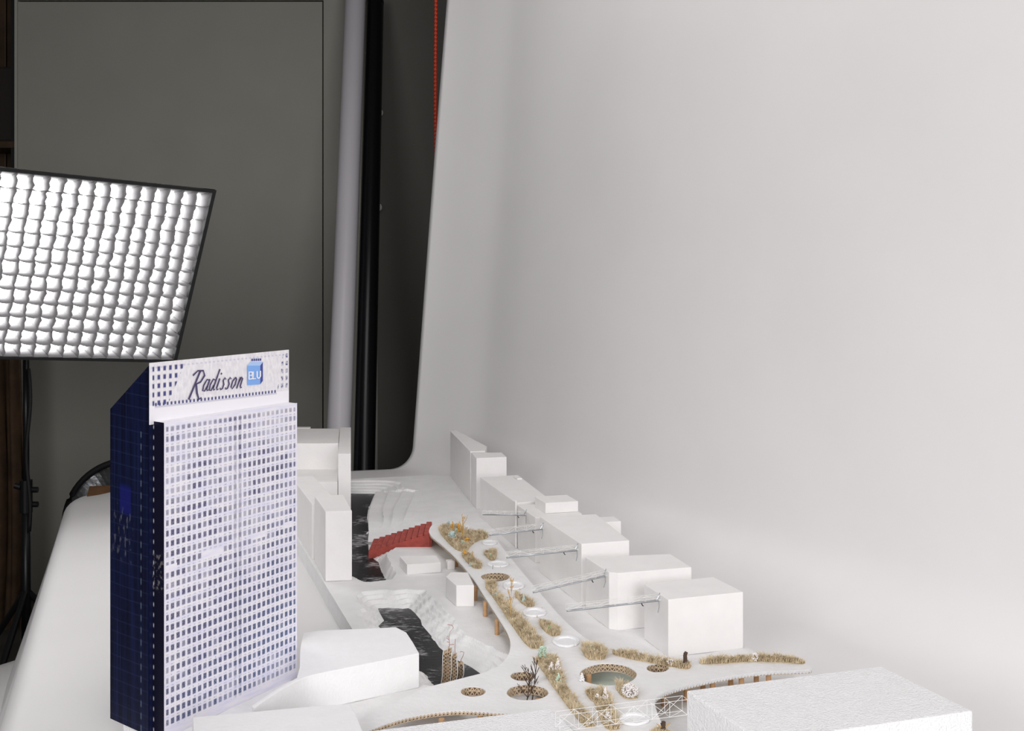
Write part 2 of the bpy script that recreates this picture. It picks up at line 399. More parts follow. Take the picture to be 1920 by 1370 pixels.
# ------------------------------------------------------------------ the model: base board with river bed
W1 = [P(px, py, -.024) for px, py in ((638, 926), (703, 926), (697, 940), (690, 958), (688, 972), (692, 990), (690, 1008), (691, 1030), (700, 1046), (709, 1052), (713, 1066), (722, 1082), (730, 1096), (722, 1106), (690, 1110), (668, 1098), (660, 1082), (652, 1050), (647, 1000))]
W2 = [P(px, py, -.024) for px, py in ((711, 1140), (740, 1141), (766, 1139), (778, 1150), (789, 1163), (791, 1172), (810, 1194), (822, 1212), (833, 1221), (850, 1233), (880, 1248), (900, 1262), (905, 1285), (860, 1300), (820, 1296), (806, 1272), (786, 1258), (770, 1230), (745, 1200), (712, 1174), (723, 1164), (715, 1150))]
def seg_dist(X, Y, poly):
    d = np.full(X.shape, 9.0); ins = np.zeros(X.shape, bool); n = len(poly)
    for i in range(n):
        ax, ay = poly[i].x, poly[i].y; bx, by = poly[(i+1) % n].x, poly[(i+1) % n].y
        L = (bx-ax)**2+(by-ay)**2; t = np.clip(((X-ax)*(bx-ax)+(Y-ay)*(by-ay))/L, 0, 1)
        d = np.minimum(d, np.hypot(X-ax-t*(bx-ax), Y-ay-t*(by-ay)))
        c = ((ay > Y) != (by > Y)); xi = (bx-ax)*(Y-ay)/(by-ay+1e-12)+ax; ins ^= c & (X < xi)
    return np.where(ins, -d, d)
LAY = [(-.0185, [(706, 921), (701, 935), (693, 955), (690, 975), (692, 1000), (690, 1016)]), (-.0125, [(729, 921), (723, 938), (716, 956), (720, 975), (713, 998), (712, 1010)]),
       (-.0062, [(754, 920), (748, 936), (737, 954), (736, 972), (730, 993), (729, 1003)]), (.0003, [(779, 920), (773, 936), (763, 955), (758, 972), (752, 990), (748, 999)])]
RB = [P(px, py, -.02) for px, py in LAY[0][1]]+[P(px+7, py, 0) for px, py in LAY[3][1][::-1]]
def board():
    st_ = .0022; us = np.arange(.04, .935, st_); vv = np.arange(.95, 3.385, st_)
    U, V = np.meshgrid(us, vv, indexing='ij')
    X = U*EV.x+V*DV.x; Y = U*EV.y+V*DV.y
    nz = .0022*np.sin(X*140+2*np.sin(Y*60))+.0018*np.sin(Y*170+1.5*np.sin(X*90))+.003*np.sin(Y*37+X*21)
    nzf = .0075*np.sin(Y*24+X*9)+.0035*np.sin(Y*63+X*17)+.0012*np.sin(Y*150-X*60)
    d1 = seg_dist(X, Y, W1); d2 = seg_dist(X, Y, W2)
    w1 = np.where((Y > 2.62) & (X > -.40), .095, .014); k = np.clip((Y-2.50)/.15, 0, 1); w1 = np.where(X > -.345, .014+k*.081, .008+k*.05)
    w1 = np.where(Y > 3.24, .085, w1)
    t1 = (d1+np.where(w1 > .04, nzf, nz*.25))/w1; t2 = (d2+nz)/.040
    def ter(t, n, sh):
        q = np.clip(t, 0, 1)*n; f = np.floor(q); r = np.clip((q-f)*sh-(sh-1), 0, 1); return np.clip((f+r*.95)/n, 0, 1)
    z = np.minimum(-.025+.025*ter(t1, 5, np.clip(w1/.027, 1.1, 3.5)), -.025+.025*ter(t2, 4, 1.9))
    z = np.where(seg_dist(X, Y, RB) < 0, -.0255, z)
    z = np.where((d1 < -.006) | (d2 < -.006), -.030, z)
    z = z+.0004*np.sin(X*55+Y*31)*np.sin(Y*47-X*13)*np.where(z > -.004, 1, 0)
    ok = ((V < 1.74) & (U > .045)) | (U > .348)
    ok &= U < .90+.09*(3.385-V)
    nu, nv = U.shape; idx = np.arange(nu*nv).reshape(nu, nv)
    cell_ = ok[:-1, :-1] & ok[1:, :-1] & ok[1:, 1:] & ok[:-1, 1:]
    Q = np.stack([idx[:-1, :-1][cell_], idx[1:, :-1][cell_], idx[1:, 1:][cell_], idx[:-1, 1:][cell_]], 1)
    e = np.concatenate([Q[:, [0, 1]], Q[:, [1, 2]], Q[:, [2, 3]], Q[:, [3, 0]]]); es = np.sort(e, 1)
    key = es[:, 0].astype(np.int64)*(nu*nv)+es[:, 1]; uq, inv, cnt = np.unique(key, return_inverse=True, return_counts=True)
    be = e[cnt[inv] == 1]
    co = np.stack([X.ravel(), Y.ravel(), z.ravel()], 1); low = co.copy(); low[:, 2] = ZT+.0008
    sk = np.stack([be[:, 1], be[:, 0], be[:, 0]+nu*nv, be[:, 1]+nu*nv], 1)
    faces = np.concatenate([Q, sk]); allv = np.concatenate([co, low])
    used = np.unique(faces); rm = np.full(len(allv), -1); rm[used] = np.arange(len(used))
    org = UV(.6, 2.2, ZT+.0008)
    me = bpy.data.meshes.new('model_base_board'); me.from_pydata((allv[used]-np.array(org)).tolist(), [], rm[faces].tolist()); me.update()
    o = link('model_base_board', me, M_board, None, org)
    for zt_, ln in LAY:                    # stacked card layers of the far right bank
        e = [P(px, py, zt_) for px, py in ln]; e = [p+Vector((.0022*mnoise.noise(Vector((p.x*50, p.y*50, i))), 0, 0)) for i, p in enumerate(smooth_poly(e, 3, False))]
        r_ = [P(px+14, py, 0) for px, py in LAY[3][1]]; r_ = [zz(p, zt_) for p in r_]
        flat_fill('bank_layer', [e+r_[::-1]], zt_-.0064, zt_, M_board, o)
    return tag(o, 'white painted base board with terraced riverbanks carved into it', 'model base')
board()
def water_mat():
    m = bpy.data.materials.new('black_river_paint'); m.use_nodes = True; nt = m.node_tree; b = nt.nodes['Principled BSDF']
    geo = nt.nodes.new('ShaderNodeNewGeometry'); mp = nt.nodes.new('ShaderNodeMapping'); mp.inputs['Scale'].default_value = (60, 130, 1); mp.inputs['Rotation'].default_value = (0, 0, .1)
    n = nt.nodes.new('ShaderNodeTexNoise'); n.inputs['Scale'].default_value = 1; n.inputs['Detail'].default_value = 6; n.inputs['Roughness'].default_value = .65
    big = nt.nodes.new('ShaderNodeTexNoise'); big.inputs['Scale'].default_value = 11
    nt.links.new(geo.outputs['Position'], mp.inputs['Vector']); nt.links.new(mp.outputs['Vector'], n.inputs['Vector']); nt.links.new(geo.outputs['Position'], big.inputs['Vector'])
    ad = nt.nodes.new('ShaderNodeMath'); ad.operation = 'MULTIPLY'; nt.links.new(n.outputs['Fac'], ad.inputs[0]); nt.links.new(big.outputs['Fac'], ad.inputs[1])
    r = nt.nodes.new('ShaderNodeValToRGB'); r.color_ramp.elements[0].position = .275; r.color_ramp.elements[0].color = (.008, .0085, .009, 1)
    r.color_ramp.elements[1].position = .36; r.color_ramp.elements[1].color = (.38, .38, .39, 1)
    nt.links.new(ad.outputs[0], r.inputs['Fac']); nt.links.new(r.outputs['Color'], b.inputs['Base Color'])
    bp = nt.nodes.new('ShaderNodeBump'); bp.inputs['Strength'].default_value = .35; bp.inputs['Distance'].default_value = .001
    nt.links.new(n.outputs['Fac'], bp.inputs['Height']); nt.links.new(bp.outputs['Normal'], b.inputs['Normal'])
    b.inputs['Roughness'].default_value = .35; b.inputs['Specular IOR Level'].default_value = .35
    return m
M_water = water_mat()
def water(poly, label):
    c = sum(poly, Vector())/len(poly); big = [c+(p-c)*1.04 for p in poly]
    tag(flat_fill('river_surface', [big], -.0275, -.0245, M_water), label, 'river')
water(W1, 'black painted river with white foam streaks beside the red stairs')
water(W2, 'black painted river pool in front of the white terraced bank')

# ------------------------------------------------------------------ white city blocks
def block(name, poly, z1, label, z0=0.0, m=None, parts=None, bevel=.0014, group='white city blocks'):
    return tag(prism(name, [(p.x, p.y) for p in poly], z0, z1, m or M_plast, bevel=bevel), label, 'model building', group)
def quad4(fl_, fr_, depth):                # front left, front right, depth along the perpendicular, away from the camera
    a, b = Vector(fl_), Vector(fr_); d = (b-a).normalized(); n = Vector((-d.y, d.x, 0)); return [a, b, b+n*depth, a+n*depth]
V3 = lambda x, y: Vector((x, y, 0))
block('city_block', [V3(.2435, 1.828), V3(.369, 1.872), V3(.337, 1.965), V3(.216, 1.92)], .090, 'white cube block nearest the long grass strip, front of the right row')
b2 = smooth_poly([V3(.163, 1.972), V3(.178, 1.966), V3(.307, 2.005), V3(.283, 2.10), V3(.130, 2.076)], 0)
block('city_block', b2, .096, 'white block right behind the cube block, with a softened corner')
block('city_block', [V3(.125, 2.112), V3(.214, 2.139), V3(.170, 2.372), V3(.0555, 2.349)], .111, 'long white block with bright front, third from the cube end')
block('city_block', quad4((.176, 2.376, 0), (.222, 2.386, 0), .05), .0935, 'small white block peeking out behind the right side of the third block')
block('city_block', [V3(.0095, 2.553), V3(.085, 2.587), V3(.015, 2.905), V3(-.078, 2.875)], .098, 'low white block with a thin post at its corner')
block('city_block', [V3(.048, 2.42), V3(.147, 2.457), V3(.122, 2.582), V3(.0125, 2.548)], .094, 'low white block between the third block and the corner post')
p = P(967.5, 1027, 0); block('corner_post', quad4((p.x-.002, p.y-.004, 0), (p.x+.002, p.y-.0035, 0), .0045), .1035, 'thin white post at the joint of two low blocks', group=None)
block('city_block', quad4((.070, 2.458, 0), (.140, 2.478, 0), .075), .1165, 'white box sitting on the low roofs beside the corner post', z0=.0942)
block('city_block', [V3(-.1816, 3.455), V3(-.109, 3.063), V3(-.070, 3.075), V3(-.0673, 3.152), V3(-.166, 3.482)], .132, 'long thin white block at the far end of the right row')
block('city_block', [V3(-.09, 2.966), V3(-.0136, 2.985), V3(-.027, 3.059), V3(-.107, 3.061)], .130, 'white block with a bright front just before the far thin block')
block('city_block', quad4((.0125, 2.832, 0), (.0245, 2.835, 0), .04), .1025, 'small white box on the roof of the low block with the post', z0=.0982)
# left side
block('city_block', [P(610, 1090, 0), P(660, 1088, 0), V3(-.352, 2.450), V3(-.41, 2.436)], .136, 'tall white block with sharp front edge beside the black river', bevel=.002)
block('city_block', [UV(.352, 2.462), UV(.405, 2.462), UV(.405, 2.80), UV(.352, 2.80)], .116, 'white block directly behind the tall block beside the river')
# far left: block with a stepped recess in its front
fa = empty('recessed_block', (-.52, 3.2, 0), 'large white block with a deep recess cut into its front', 'model building', 'white city blocks')
rA = lambda y: -.416/3.03*y                # its right side runs along this line
lA = lambda y: rA(y)-.40
prA = lambda x0, x1, y0, y1, z0, z1, nm: MB().prism([(x0(y0), y0), (x1(y0), y0), (x1(y1), y1), (x0(y1), y1)], z0, z1).build(nm, M_plast, fa, bevel=.0015)
prA(lA, lambda y: rA(y)-.0335, 2.97, 3.16, 0, .069, 'terrace')
prA(lA, lambda y: rA(y)-.0335, 3.16, 3.46, 0, .139, 'back_wing')
prA(lambda y: rA(y)-.0325, rA, 2.97, 3.475, 0, .1405, 'side_wing')
prA(lA, lambda y: rA(y)-.12, 3.47, 3.50, 0, .139, 'rear_wall')
# far plinth below the recessed block so that it meets the table
block('low_plinth', [UV(.10, 2.95), UV(.346, 2.95), UV(.346, 3.39), UV(.10, 3.39)], -.0005, 'white plinth under the large recessed block', z0=ZT+.001, group=None)
# low ones by the walkway
block('low_block', [P(763, 1077), P(827, 1073), V3(-.155, 2.405), V3(-.23, 2.398)], .020, 'low flat white block just below the red stairs')
block('low_block', [P(855.5, 1137), P(889, 1136.5), P(880, 1116.5), P(877, 1110.5), P(845, 1110), P(836, 1119)], .038, 'many-sided white block standing against the walkway edge')
block('low_block', quad4(P(839, 1068), P(853, 1067), .016), .017, 'tiny white block tucked under the walkway')
# foreground foam blocks
top = [P(px, py, .05) for px, py in ((786, 1224), (748, 1232), (708, 1240), (648, 1252), (588, 1264), (562, 1273), (542, 1284), (520, 1297), (495, 1313), (474, 1329))]
top = smooth_poly(top, 2, False)+[P(472, 1322, .05), P(518, 1291, .05), P(538, 1280, .05), P(556, 1270.5, .05)]
block('foam_block', top+[P(562, 1250, .05), P(563, 1215, .05), P(568, 1186, .05), P(600, 1181, .05), P(680, 1178, .05), P(742, 1175, .05), P(752, 1180, .05), P(762, 1185, .05), P(774, 1203, .05)], .05, 'white foam block with a long curved front beside the tower', m=M_foam)
block('foam_block', [P(361, 1344, .052), V3(-.372, 1.372), V3(-.18, 1.372), P(680, 1370, .052), P(665, 1333, .052), P(656, 1319, .052), P(600, 1322, .052)], .052, 'low white foam slab in front of the tower foot', m=M_foam, z0=0.0)
block('foam_block', [V3(.048, 1.452), V3(-.05, 1.421), V3(-.163, 1.383), V3(-.15, 1.30), V3(.098, 1.31), V3(.0735, 1.381)], .06, 'rough white foam block at the bottom centre, before the arched cardboard edge', m=M_styro)
block('foam_block', [V3(.213, 1.431), V3(.478, 1.52), V3(.536, 1.365), V3(.271, 1.276)], .09, 'large rough white foam block at the bottom right', m=M_styro, bevel=.002)

# ------------------------------------------------------------------ hotel tower with printed paper faces
def nd(nt, t, **kw):
    n = nt.nodes.new(t)
    for k, v in kw.items():
        if k == 'op': n.operation = v
    return n
class G:
    """tiny node-graph writer for print patterns"""
    def __init__(s, name, rough):
        s.m = bpy.data.materials.new(name); s.m.use_nodes = True; s.nt = s.m.node_tree; s.b = s.nt.nodes['Principled BSDF']; s.b.inputs['Roughness'].default_value = rough
        uvn = s.nt.nodes.new('ShaderNodeUVMap'); sp = s.nt.nodes.new('ShaderNodeSeparateXYZ'); s.nt.links.new(uvn.outputs[0], sp.inputs[0]); s.uvo = uvn.outputs[0]; s.u, s.v = sp.outputs[0], sp.outputs[1]
    def op(s, o, a, b=0, c=0):
        n = s.nt.nodes.new('ShaderNodeMath'); n.operation = o
        for i, x in enumerate((a, b, c)):
            if isinstance(x, (int, float)): n.inputs[i].default_value = x
            else: s.nt.links.new(x, n.inputs[i])
        return n.outputs[0]
    def band(s, x, lo, hi): return s.op('MULTIPLY', s.op('GREATER_THAN', x, lo), s.op('LESS_THAN', x, hi))
    def soft(s, x, lo, hi, e):             # soft-edged band
        def st(a, b):
            n = s.nt.nodes.new('ShaderNodeMapRange'); n.interpolation_type = 'SMOOTHSTEP'; s.nt.links.new(x, n.inputs[0]); n.inputs[1].default_value = a; n.inputs[2].default_value = b; return n.outputs[0]
        return s.op('MULTIPLY', st(lo-e, lo+e), s.op('SUBTRACT', 1, st(hi-e, hi+e)))
    def noise(s, su, sv, detail=3, seed=0.):
        m_ = s.nt.nodes.new('ShaderNodeMapping'); m_.inputs['Scale'].default_value = (su, sv, 1); m_.inputs['Location'].default_value = (seed, seed*1.7, 0); s.nt.links.new(s.uvo, m_.inputs[0])
        n = s.nt.nodes.new('ShaderNodeTexNoise'); n.inputs['Scale'].default_value = 1; n.inputs['Detail'].default_value = detail; s.nt.links.new(m_.outputs[0], n.inputs['Vector']); return n.outputs['Fac']
    def cellrand(s, a, b):
        c = s.nt.nodes.new('ShaderNodeCombineXYZ'); s.nt.links.new(s.op('FLOOR', a), c.inputs[0]); s.nt.links.new(s.op('FLOOR', b), c.inputs[1])
        n = s.nt.nodes.new('ShaderNodeTexWhiteNoise'); n.noise_dimensions = '2D'; s.nt.links.new(c.outputs[0], n.inputs['Vector']); return n.outputs['Value']
    def rng(s, x, a, b, c=0., d=1.):
        n = s.nt.nodes.new('ShaderNodeMapRange'); s.nt.links.new(x, n.inputs[0])
        for i, q in enumerate((a, b, c, d)): n.inputs[i+1].default_value = q
        return n.outputs[0]
    def mix(s, f, c0, c1):
        n = s.nt.nodes.new('ShaderNodeMix'); n.data_type = 'RGBA'
        for sock, x in ((0, f), (6, c0), (7, c1)):
            if isinstance(x, (int, float)): n.inputs[sock].default_value = x
            elif isinstance(x, tuple): n.inputs[sock].default_value = (*x, 1)
            else: s.nt.links.new(x, n.inputs[sock])
        return n.outputs[2]
    def done(s, col): s.nt.links.new(col, s.b.inputs['Base Color']); return s.m
def facade_mat():
    g = G('printed_facade_paper', .45)
    wob = g.op('MULTIPLY', g.op('SUBTRACT', g.noise(5, 8), .5), .006)
    u = g.op('ADD', g.u, wob); v = g.op('ADD', g.v, wob)
    cu, rv = g.op('MULTIPLY', u, 27.0), g.op('MULTIPLY', v, 30.0)
    fu, fv = g.op('FRACT', cu), g.op('FRACT', rv)
    rnd = g.cellrand(cu, rv)
    win = g.op('MULTIPLY', g.soft(fu, .18, .76, .08), g.soft(fv, .12, .66, .08))
    bl = g.rng(g.noise(3, 3.5, 4, 5.), .36, .60, .74, 1.4)
    low = g.rng(g.v, .15, 1.0, 1.15, .80)
    win = g.op('MINIMUM', g.op('MULTIPLY', g.op('MULTIPLY', win, g.rng(rnd, 0, 1, .62, 1.0)), g.op('MULTIPLY', bl, low)), 1)
    grit = g.rng(g.noise(240, 330, 2, 2.), .3, .6, .6, 1.05); win = g.op('MULTIPLY', win, grit)
    dash = g.op('MULTIPLY', g.soft(fu, .18, .78, .1), g.soft(fv, .80, .92, .06)); dash = g.op('MULTIPLY', dash, g.rng(g.noise(60, 90, 2, 9.), .4, .65, 0, .55))
    ctr = g.op('MULTIPLY', g.soft(g.u, .49, .555, .012), g.op('MULTIPLY', g.soft(fu, .2, .75, .1), .45))
    msk = g.op('MINIMUM', g.op('MAXIMUM', g.op('MAXIMUM', win, dash), g.op('MULTIPLY', ctr, g.rng(g.noise(90, 60, 2, 3.), .35, .6, .2, 1.))), 1)
    edge = g.op('MULTIPLY', g.soft(g.u, .012, .985, .004), g.soft(g.v, .03, .985, .004)); msk = g.op('MULTIPLY', msk, edge)
    # a few blank white signs across the middle
    bar = None
    for (a, b, c) in ((.0, .085, .535), (.26, .40, .545), (.62, .75, .558), (.89, .955, .566)):
        q = g.op('MULTIPLY', g.band(g.u, a, b), g.band(g.v, c-.011, c+.011)); bar = q if bar is None else g.op('MAXIMUM', bar, q)
    msk = g.op('MULTIPLY', msk, g.op('SUBTRACT', 1, bar))
    blue = g.rng(g.op('ADD', g.op('MULTIPLY', g.u, .6), g.op('SUBTRACT', .42, g.v)), .1, .75)
    navy = g.mix(blue, (.030, .024, .105), (.012, .05, .16))
    base = g.mix(g.rng(g.noise(6, 60, 3, 1.), .4, .65), (.86, .84, .90), (.76, .75, .90))
    return g.done(g.mix(msk, base, navy))
def side_mat():
    g = G('navy_printed_paper', .5); g.b.inputs['Specular IOR Level'].default_value = .12
    base = g.mix(g.rng(g.noise(9, 2, 3, 4.), .35, .7), (.0035, .0045, .016), (.007, .011, .046))
    ln = g.soft(g.op('FRACT', g.op('MULTIPLY', g.u, 13)), .46, .54, .05); ln = g.op('MULTIPLY', ln, g.rng(g.noise(20, 4, 2, 1.), .45, .7, 0, .35))
    ro = g.op('MULTIPLY', g.soft(g.op('FRACT', g.op('MULTIPLY', g.v, 30)), .46, .54, .05), .12)
    c = g.mix(g.op('MAXIMUM', ln, ro), base, (.06, .085, .22))
    dash = g.op('MULTIPLY', g.band(g.u, .80, .825), g.op('MULTIPLY', g.soft(g.op('FRACT', g.op('MULTIPLY', g.v, 30)), .1, .6, .1), g.op('LESS_THAN', g.v, .82)))
    c = g.mix(g.op('MULTIPLY', dash, .3), c, (.25, .32, .38))
    scr = g.op('MULTIPLY', g.soft(g.v, .46, .60, .02), g.op('MULTIPLY', g.soft(g.u, .05, .6, .05), g.rng(g.noise(14, 34, 5, 6.), .56, .66, 0, .35)))  # scribbly reflections painted into the side colour
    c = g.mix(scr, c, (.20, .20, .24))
    bs = g.op('MULTIPLY', g.soft(g.v, .585, .66, .01), g.soft(g.u, .26, .55, .03)); c = g.mix(g.op('MULTIPLY', bs, .6), c, (.012, .014, .15))
    return g.done(c)
def slab_mat():
    g = G('black_slab_print', .5); g.b.inputs['Specular IOR Level'].default_value = .12
    d = g.op('MULTIPLY', g.soft(g.u, .06, .14, .03), g.soft(g.op('FRACT', g.op('MULTIPLY', g.v, 30)), .3, .62, .12))
    scr = g.op('MULTIPLY', g.soft(g.v, .46, .58, .01), g.rng(g.noise(5, 60, 4, 6.), .52, .62, 0, .5))  # same painted reflections carried onto the slab edge
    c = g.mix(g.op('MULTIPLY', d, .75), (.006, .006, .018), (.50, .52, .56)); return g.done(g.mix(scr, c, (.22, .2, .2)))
def sign_mat():
    g = G('printed_sign_paper', .45)
    cu, rv = g.op('MULTIPLY', g.u, 27), g.op('MULTIPLY', g.v, 7.2)
    fu, fv = g.op('FRACT', cu), g.op('FRACT', rv)
    slant = g.op('SUBTRACT', .22, g.op('MULTIPLY', g.op('SUBTRACT', .92, g.v), .17))
    win = g.op('MULTIPLY', g.soft(fu, .25, .72, .1), g.soft(fv, .15, .72, .1))
    left = g.op('MULTIPLY', g.op('LESS_THAN', g.u, slant), g.op('GREATER_THAN', g.u, .015))
    rs = g.op('ADD', .885, g.op('MULTIPLY', g.v, .07)); right = g.op('MULTIPLY', g.op('GREATER_THAN', g.u, rs), g.op('LESS_THAN', g.u, .99))
    side = g.op('MULTIPLY', g.op('MAXIMUM', left, g.op('MULTIPLY', right, g.rng(g.noise(60, 20, 2, 3.), .4, .6, .2, 1.))), g.band(g.v, .27, .95))
    win = g.op('MULTIPLY', win, side)
    lv = g.op('SUBTRACT', .31, g.op('MULTIPLY', g.u, .075))
    dv = g.op('SUBTRACT', g.v, lv)
    dots = g.op('MULTIPLY', g.op('MULTIPLY', g.soft(dv, -.02, .035, .012), g.soft(g.op('FRACT', g.op('MULTIPLY', g.u, 40)), .2, .7, .12)), g.band(g.u, .03, .90))
    under = g.op('MULTIPLY', g.op('MULTIPLY', g.soft(dv, -.045, -.015, .015), .35), g.band(g.u, .03, .90))
    msk = g.op('MAXIMUM', g.op('MAXIMUM', win, dots), under)
    grain = g.rng(g.noise(70, 8, 4, 1.), .35, .7); panel = g.mix(g.op('MULTIPLY', grain, .8), (.86, .84, .86), (.68, .66, .72))
    base = g.mix(g.op('GREATER_THAN', dv, 0.0), (.88, .86, .90), panel)
    topl = g.op('MULTIPLY', g.soft(g.v, .905, .93, .01), g.op('MULTIPLY', g.soft(g.op('FRACT', g.op('MULTIPLY', g.u, 34)), .2, .7, .15), .35))
    base = g.mix(topl, base, (.25, .22, .5))
    return g.done(g.mix(g.op('MINIMUM', msk, 1), base, (.05, .055, .20)))
TFL, TFR = P(308, 1385), P(557, 1270); TFR.z = TFL.z = 0
fv = (TFR-TFL); fw = fv.length; fd = fv.normalized(); nb_ = Vector((-fd.y, fd.x, 0))       # nb_ points away from the street side
TD = .125; SD = .026; Z1, ZS, ZB = .4065, .4825, .416
back_dir = (P(215, 1343)-TFL); back_dir.z = 0; TD = back_dir.length; nb_ = back_dir.normalized()
tw = empty('hotel_tower', (TFL+TFR)/2+nb_*TD/2, 'tall blue and white model tower covered with printed window paper', 'model tower')
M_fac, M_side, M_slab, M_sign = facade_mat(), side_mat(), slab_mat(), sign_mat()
def uvquad(name, q, m, parent, uv=((0, 0), (1, 0), (1, 1), (0, 1)), th=0):
    o = mk(name, q, [(0, 1, 2, 3)], m, parent, uvs=uv)
    if th: md = o.modifiers.new('thick', 'SOLIDIFY'); md.thickness = th; md.offset = -1
    return o
A0, B0 = TFL, TFR; A1, B1 = TFL+nb_*SD, TFR+nb_*SD+fd*(-.006); A2, B2 = TFL+nb_*TD, TFR+nb_*TD-fd*.006
A1i = A1+fd*.006; A1i = A1
# front slab
MB().prism([(A0+nb_*.0006)[:2], (B0+nb_*.0006)[:2], (B0+nb_*SD)[:2], (A0+nb_*SD)[:2]], .0, Z1-.0006).build('front_slab', mat('white_tower_card', (.86, .85, .9), .5), tw)
uvquad('printed_front', [zz(A0, 0), zz(B0, 0), zz(B0, Z1), zz(A0, Z1)], M_fac, tw)
o_ = -fd*.0006
uvquad('slab_side', [zz(A1+o_, 0), zz(A0+o_, 0), zz(A0+o_, Z1), zz(A1+o_, Z1)], M_slab, tw)
# body with slanting roof
S0 = A1-fd*.007; S2 = A2-fd*.007; T0 = B1+fd*.004; T2 = B2+fd*.004
mb = MB(); mb.add([zz(S0, 0), zz(T0, 0), zz(T2, 0), zz(S2, 0), zz(S0, ZS-.004), zz(T0, ZS-.004), zz(T2, ZB), zz(S2, ZB)], [(3, 2, 1, 0), (4, 5, 6, 7), (0, 1, 5, 4), (1, 2, 6, 5), (2, 3, 7, 6), (3, 0, 4, 7)])
mb.build('body', mat('navy_tower_card', (.008, .011, .045), .3), tw)
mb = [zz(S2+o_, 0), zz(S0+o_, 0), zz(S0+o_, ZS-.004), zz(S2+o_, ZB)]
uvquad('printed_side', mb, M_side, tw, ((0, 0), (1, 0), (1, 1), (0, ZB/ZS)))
# sign panel
G0, G1 = A1-fd*.007-nb_*.003, B1+fd*.010-nb_*.003
sg = uvquad('sign_panel', [zz(G0, Z1-.004), zz(G1, Z1-.002), zz(G1, ZS+.0015), zz(G0, ZS)], M_sign, tw, th=.0016)
gw = (G1-G0).length; gh = ZS-Z1+.004; gdir = (G1-G0).normalized(); gout = -Vector((-gdir.y, gdir.x, 0))
if gout.dot(nb_) > 0: gout = -gout
def S(a, b, out=.0): return zz(G0, Z1-.004)+gdir*(a*gw)+Vector((0, 0, b*gh))+gout*out
def ribbon(mb, pts, wd, out):              # flat strokes lying on the sign
    pts = [Vector((p[0]*gw, p[1]*gh)) for p in pts]
    L, R = [], []
    for i, p in enumerate(pts):
        t = (pts[min(i+1, len(pts)-1)]-pts[max(i-1, 0)]).normalized(); n = Vector((-t.y, t.x)); k = wd*(.6+.8*abs(t.y)); L.append(p+n*k/2); R.append(p-n*k/2)
    vs = [zz(G0, Z1-.004)+gdir*q.x+Vector((0, 0, q.y))+gout*out for pr in zip(L, R) for q in pr]
    mb.add(vs, [(2*i, 2*i+1, 2*i+3, 2*i+2) for i in range(len(pts)-1)])
LET = {'R': [[(.10, 0), (.42, 1)], [(.0, .86), (.25, 1.02), (.62, 1.0), (.78, .82), (.62, .60), (.30, .52)], [(.36, .52), (.55, .2), (.78, -.04), (.92, .02)]],
       'a': [[(.62, .52), (.35, .58), (.10, .30), (.12, .03), (.36, .0), (.58, .25)], [(.68, .58), (.56, .12), (.66, 0), (.8, .05)]],
       'd': [[(.58, .50), (.33, .58), (.08, .30), (.12, .03), (.36, .0), (.56, .25)], [(.84, 1.05), (.57, .12), (.66, 0), (.8, .05)]],
       'i': [[(.30, .58), (.18, .10), (.28, 0), (.42, .05)], [(.34, .78), (.38, .86)]],
       's': [[(.52, .50), (.35, .60), (.20, .46), (.40, .26), (.34, .06), (.14, 0), (.02, .1)]],
       'o': [[(.40, .58), (.12, .40), (.08, .10), (.28, 0), (.54, .2), (.56, .48), (.40, .58)]],
       'n': [[(.22, .58), (.06, 0)], [(.12, .30), (.40, .58), (.54, .50), (.46, .10), (.56, 0), (.68, .05)]],
       'B': [[(0, 0), (0, 1), (.5, .95), (.55, .65), (.4, .52), (.0, .52)], [(.4, .52), (.62, .35), (.55, .05), (0, 0)]], 'L': [[(0, 1), (0, 0), (.5, 0)]], 'U': [[(0, 1), (0, .25), (.15, .02), (.42, .02), (.57, .25), (.57, 1)]]}
lt = MB(); x = .235
for i, chh in enumerate('Radisson'):
    wx, hx = (.105, .46) if i == 0 else (.058, .335)
    base = .33 if i == 0 else .445-.004*i
    for stroke in LET[chh]: ribbon(lt, [(x+p[0]*wx+(p[1]*hx*.10), base+p[1]*hx) for p in stroke], .0026 if i == 0 else .0021, .0012)
    x += .098 if i == 0 else (.034 if chh == 'i' else (.038 if chh == 's' else .046))
lt.build('lettering', mat('dark_purple_print', (.075, .06, .14), .5), sg)
bx = MB().add([S(.665, .45, .0010), S(.765, .44, .0010), S(.765, .78, .0010), S(.665, .80, .0010)], [(0, 1, 2, 3)]); bx.build('blue_square', mat('sky_blue_print', (.22, .42, .84), .5), sg)
MB().add([S(.765, .44, .0010), S(.785, .50, .0010), S(.785, .84, .0010), S(.765, .78, .0010)], [(0, 1, 2, 3)]).build('blue_square_edge', mat('navy_print', (.05, .07, .30), .5), sg)
MB().add([S(.665, .80, .0010), S(.765, .78, .0010), S(.785, .84, .0010), S(.690, .86, .0010)], [(0, 1, 2, 3)]).build('blue_square_edge', mat('pale_blue_print', (.42, .58, .90), .5), sg)
lt = MB(); x = .675
for chh in 'BLU':
    for stroke in LET[chh]: ribbon(lt, [(x+p[0]*.045, .555+p[1]*.13) for p in stroke], .0020, .0018)
    x += .031
lt.build('lettering', mat('white_print', (.88, .88, .92), .5), sg)
lt = MB()
for k in range(5): ribbon(lt, [(.70+.016*k, .875-.002*k), (.703+.016*k, .915-.002*k)], .0022, .0012)
lt.build('print_marks', MATS['navy_print'], sg)
tag(prism('foam_plinth', [(TFL+nb_*.03+fd*.004)[:2], (TFL+nb_*.03+fd*.03)[:2], (TFL+nb_*(TD-.012)+fd*.03)[:2], (TFL+nb_*(TD-.012)+fd*.006)[:2]], ZT+.001, -.0003, M_styro), 'small white foam plinth under the left corner of the printed tower', 'plinth')

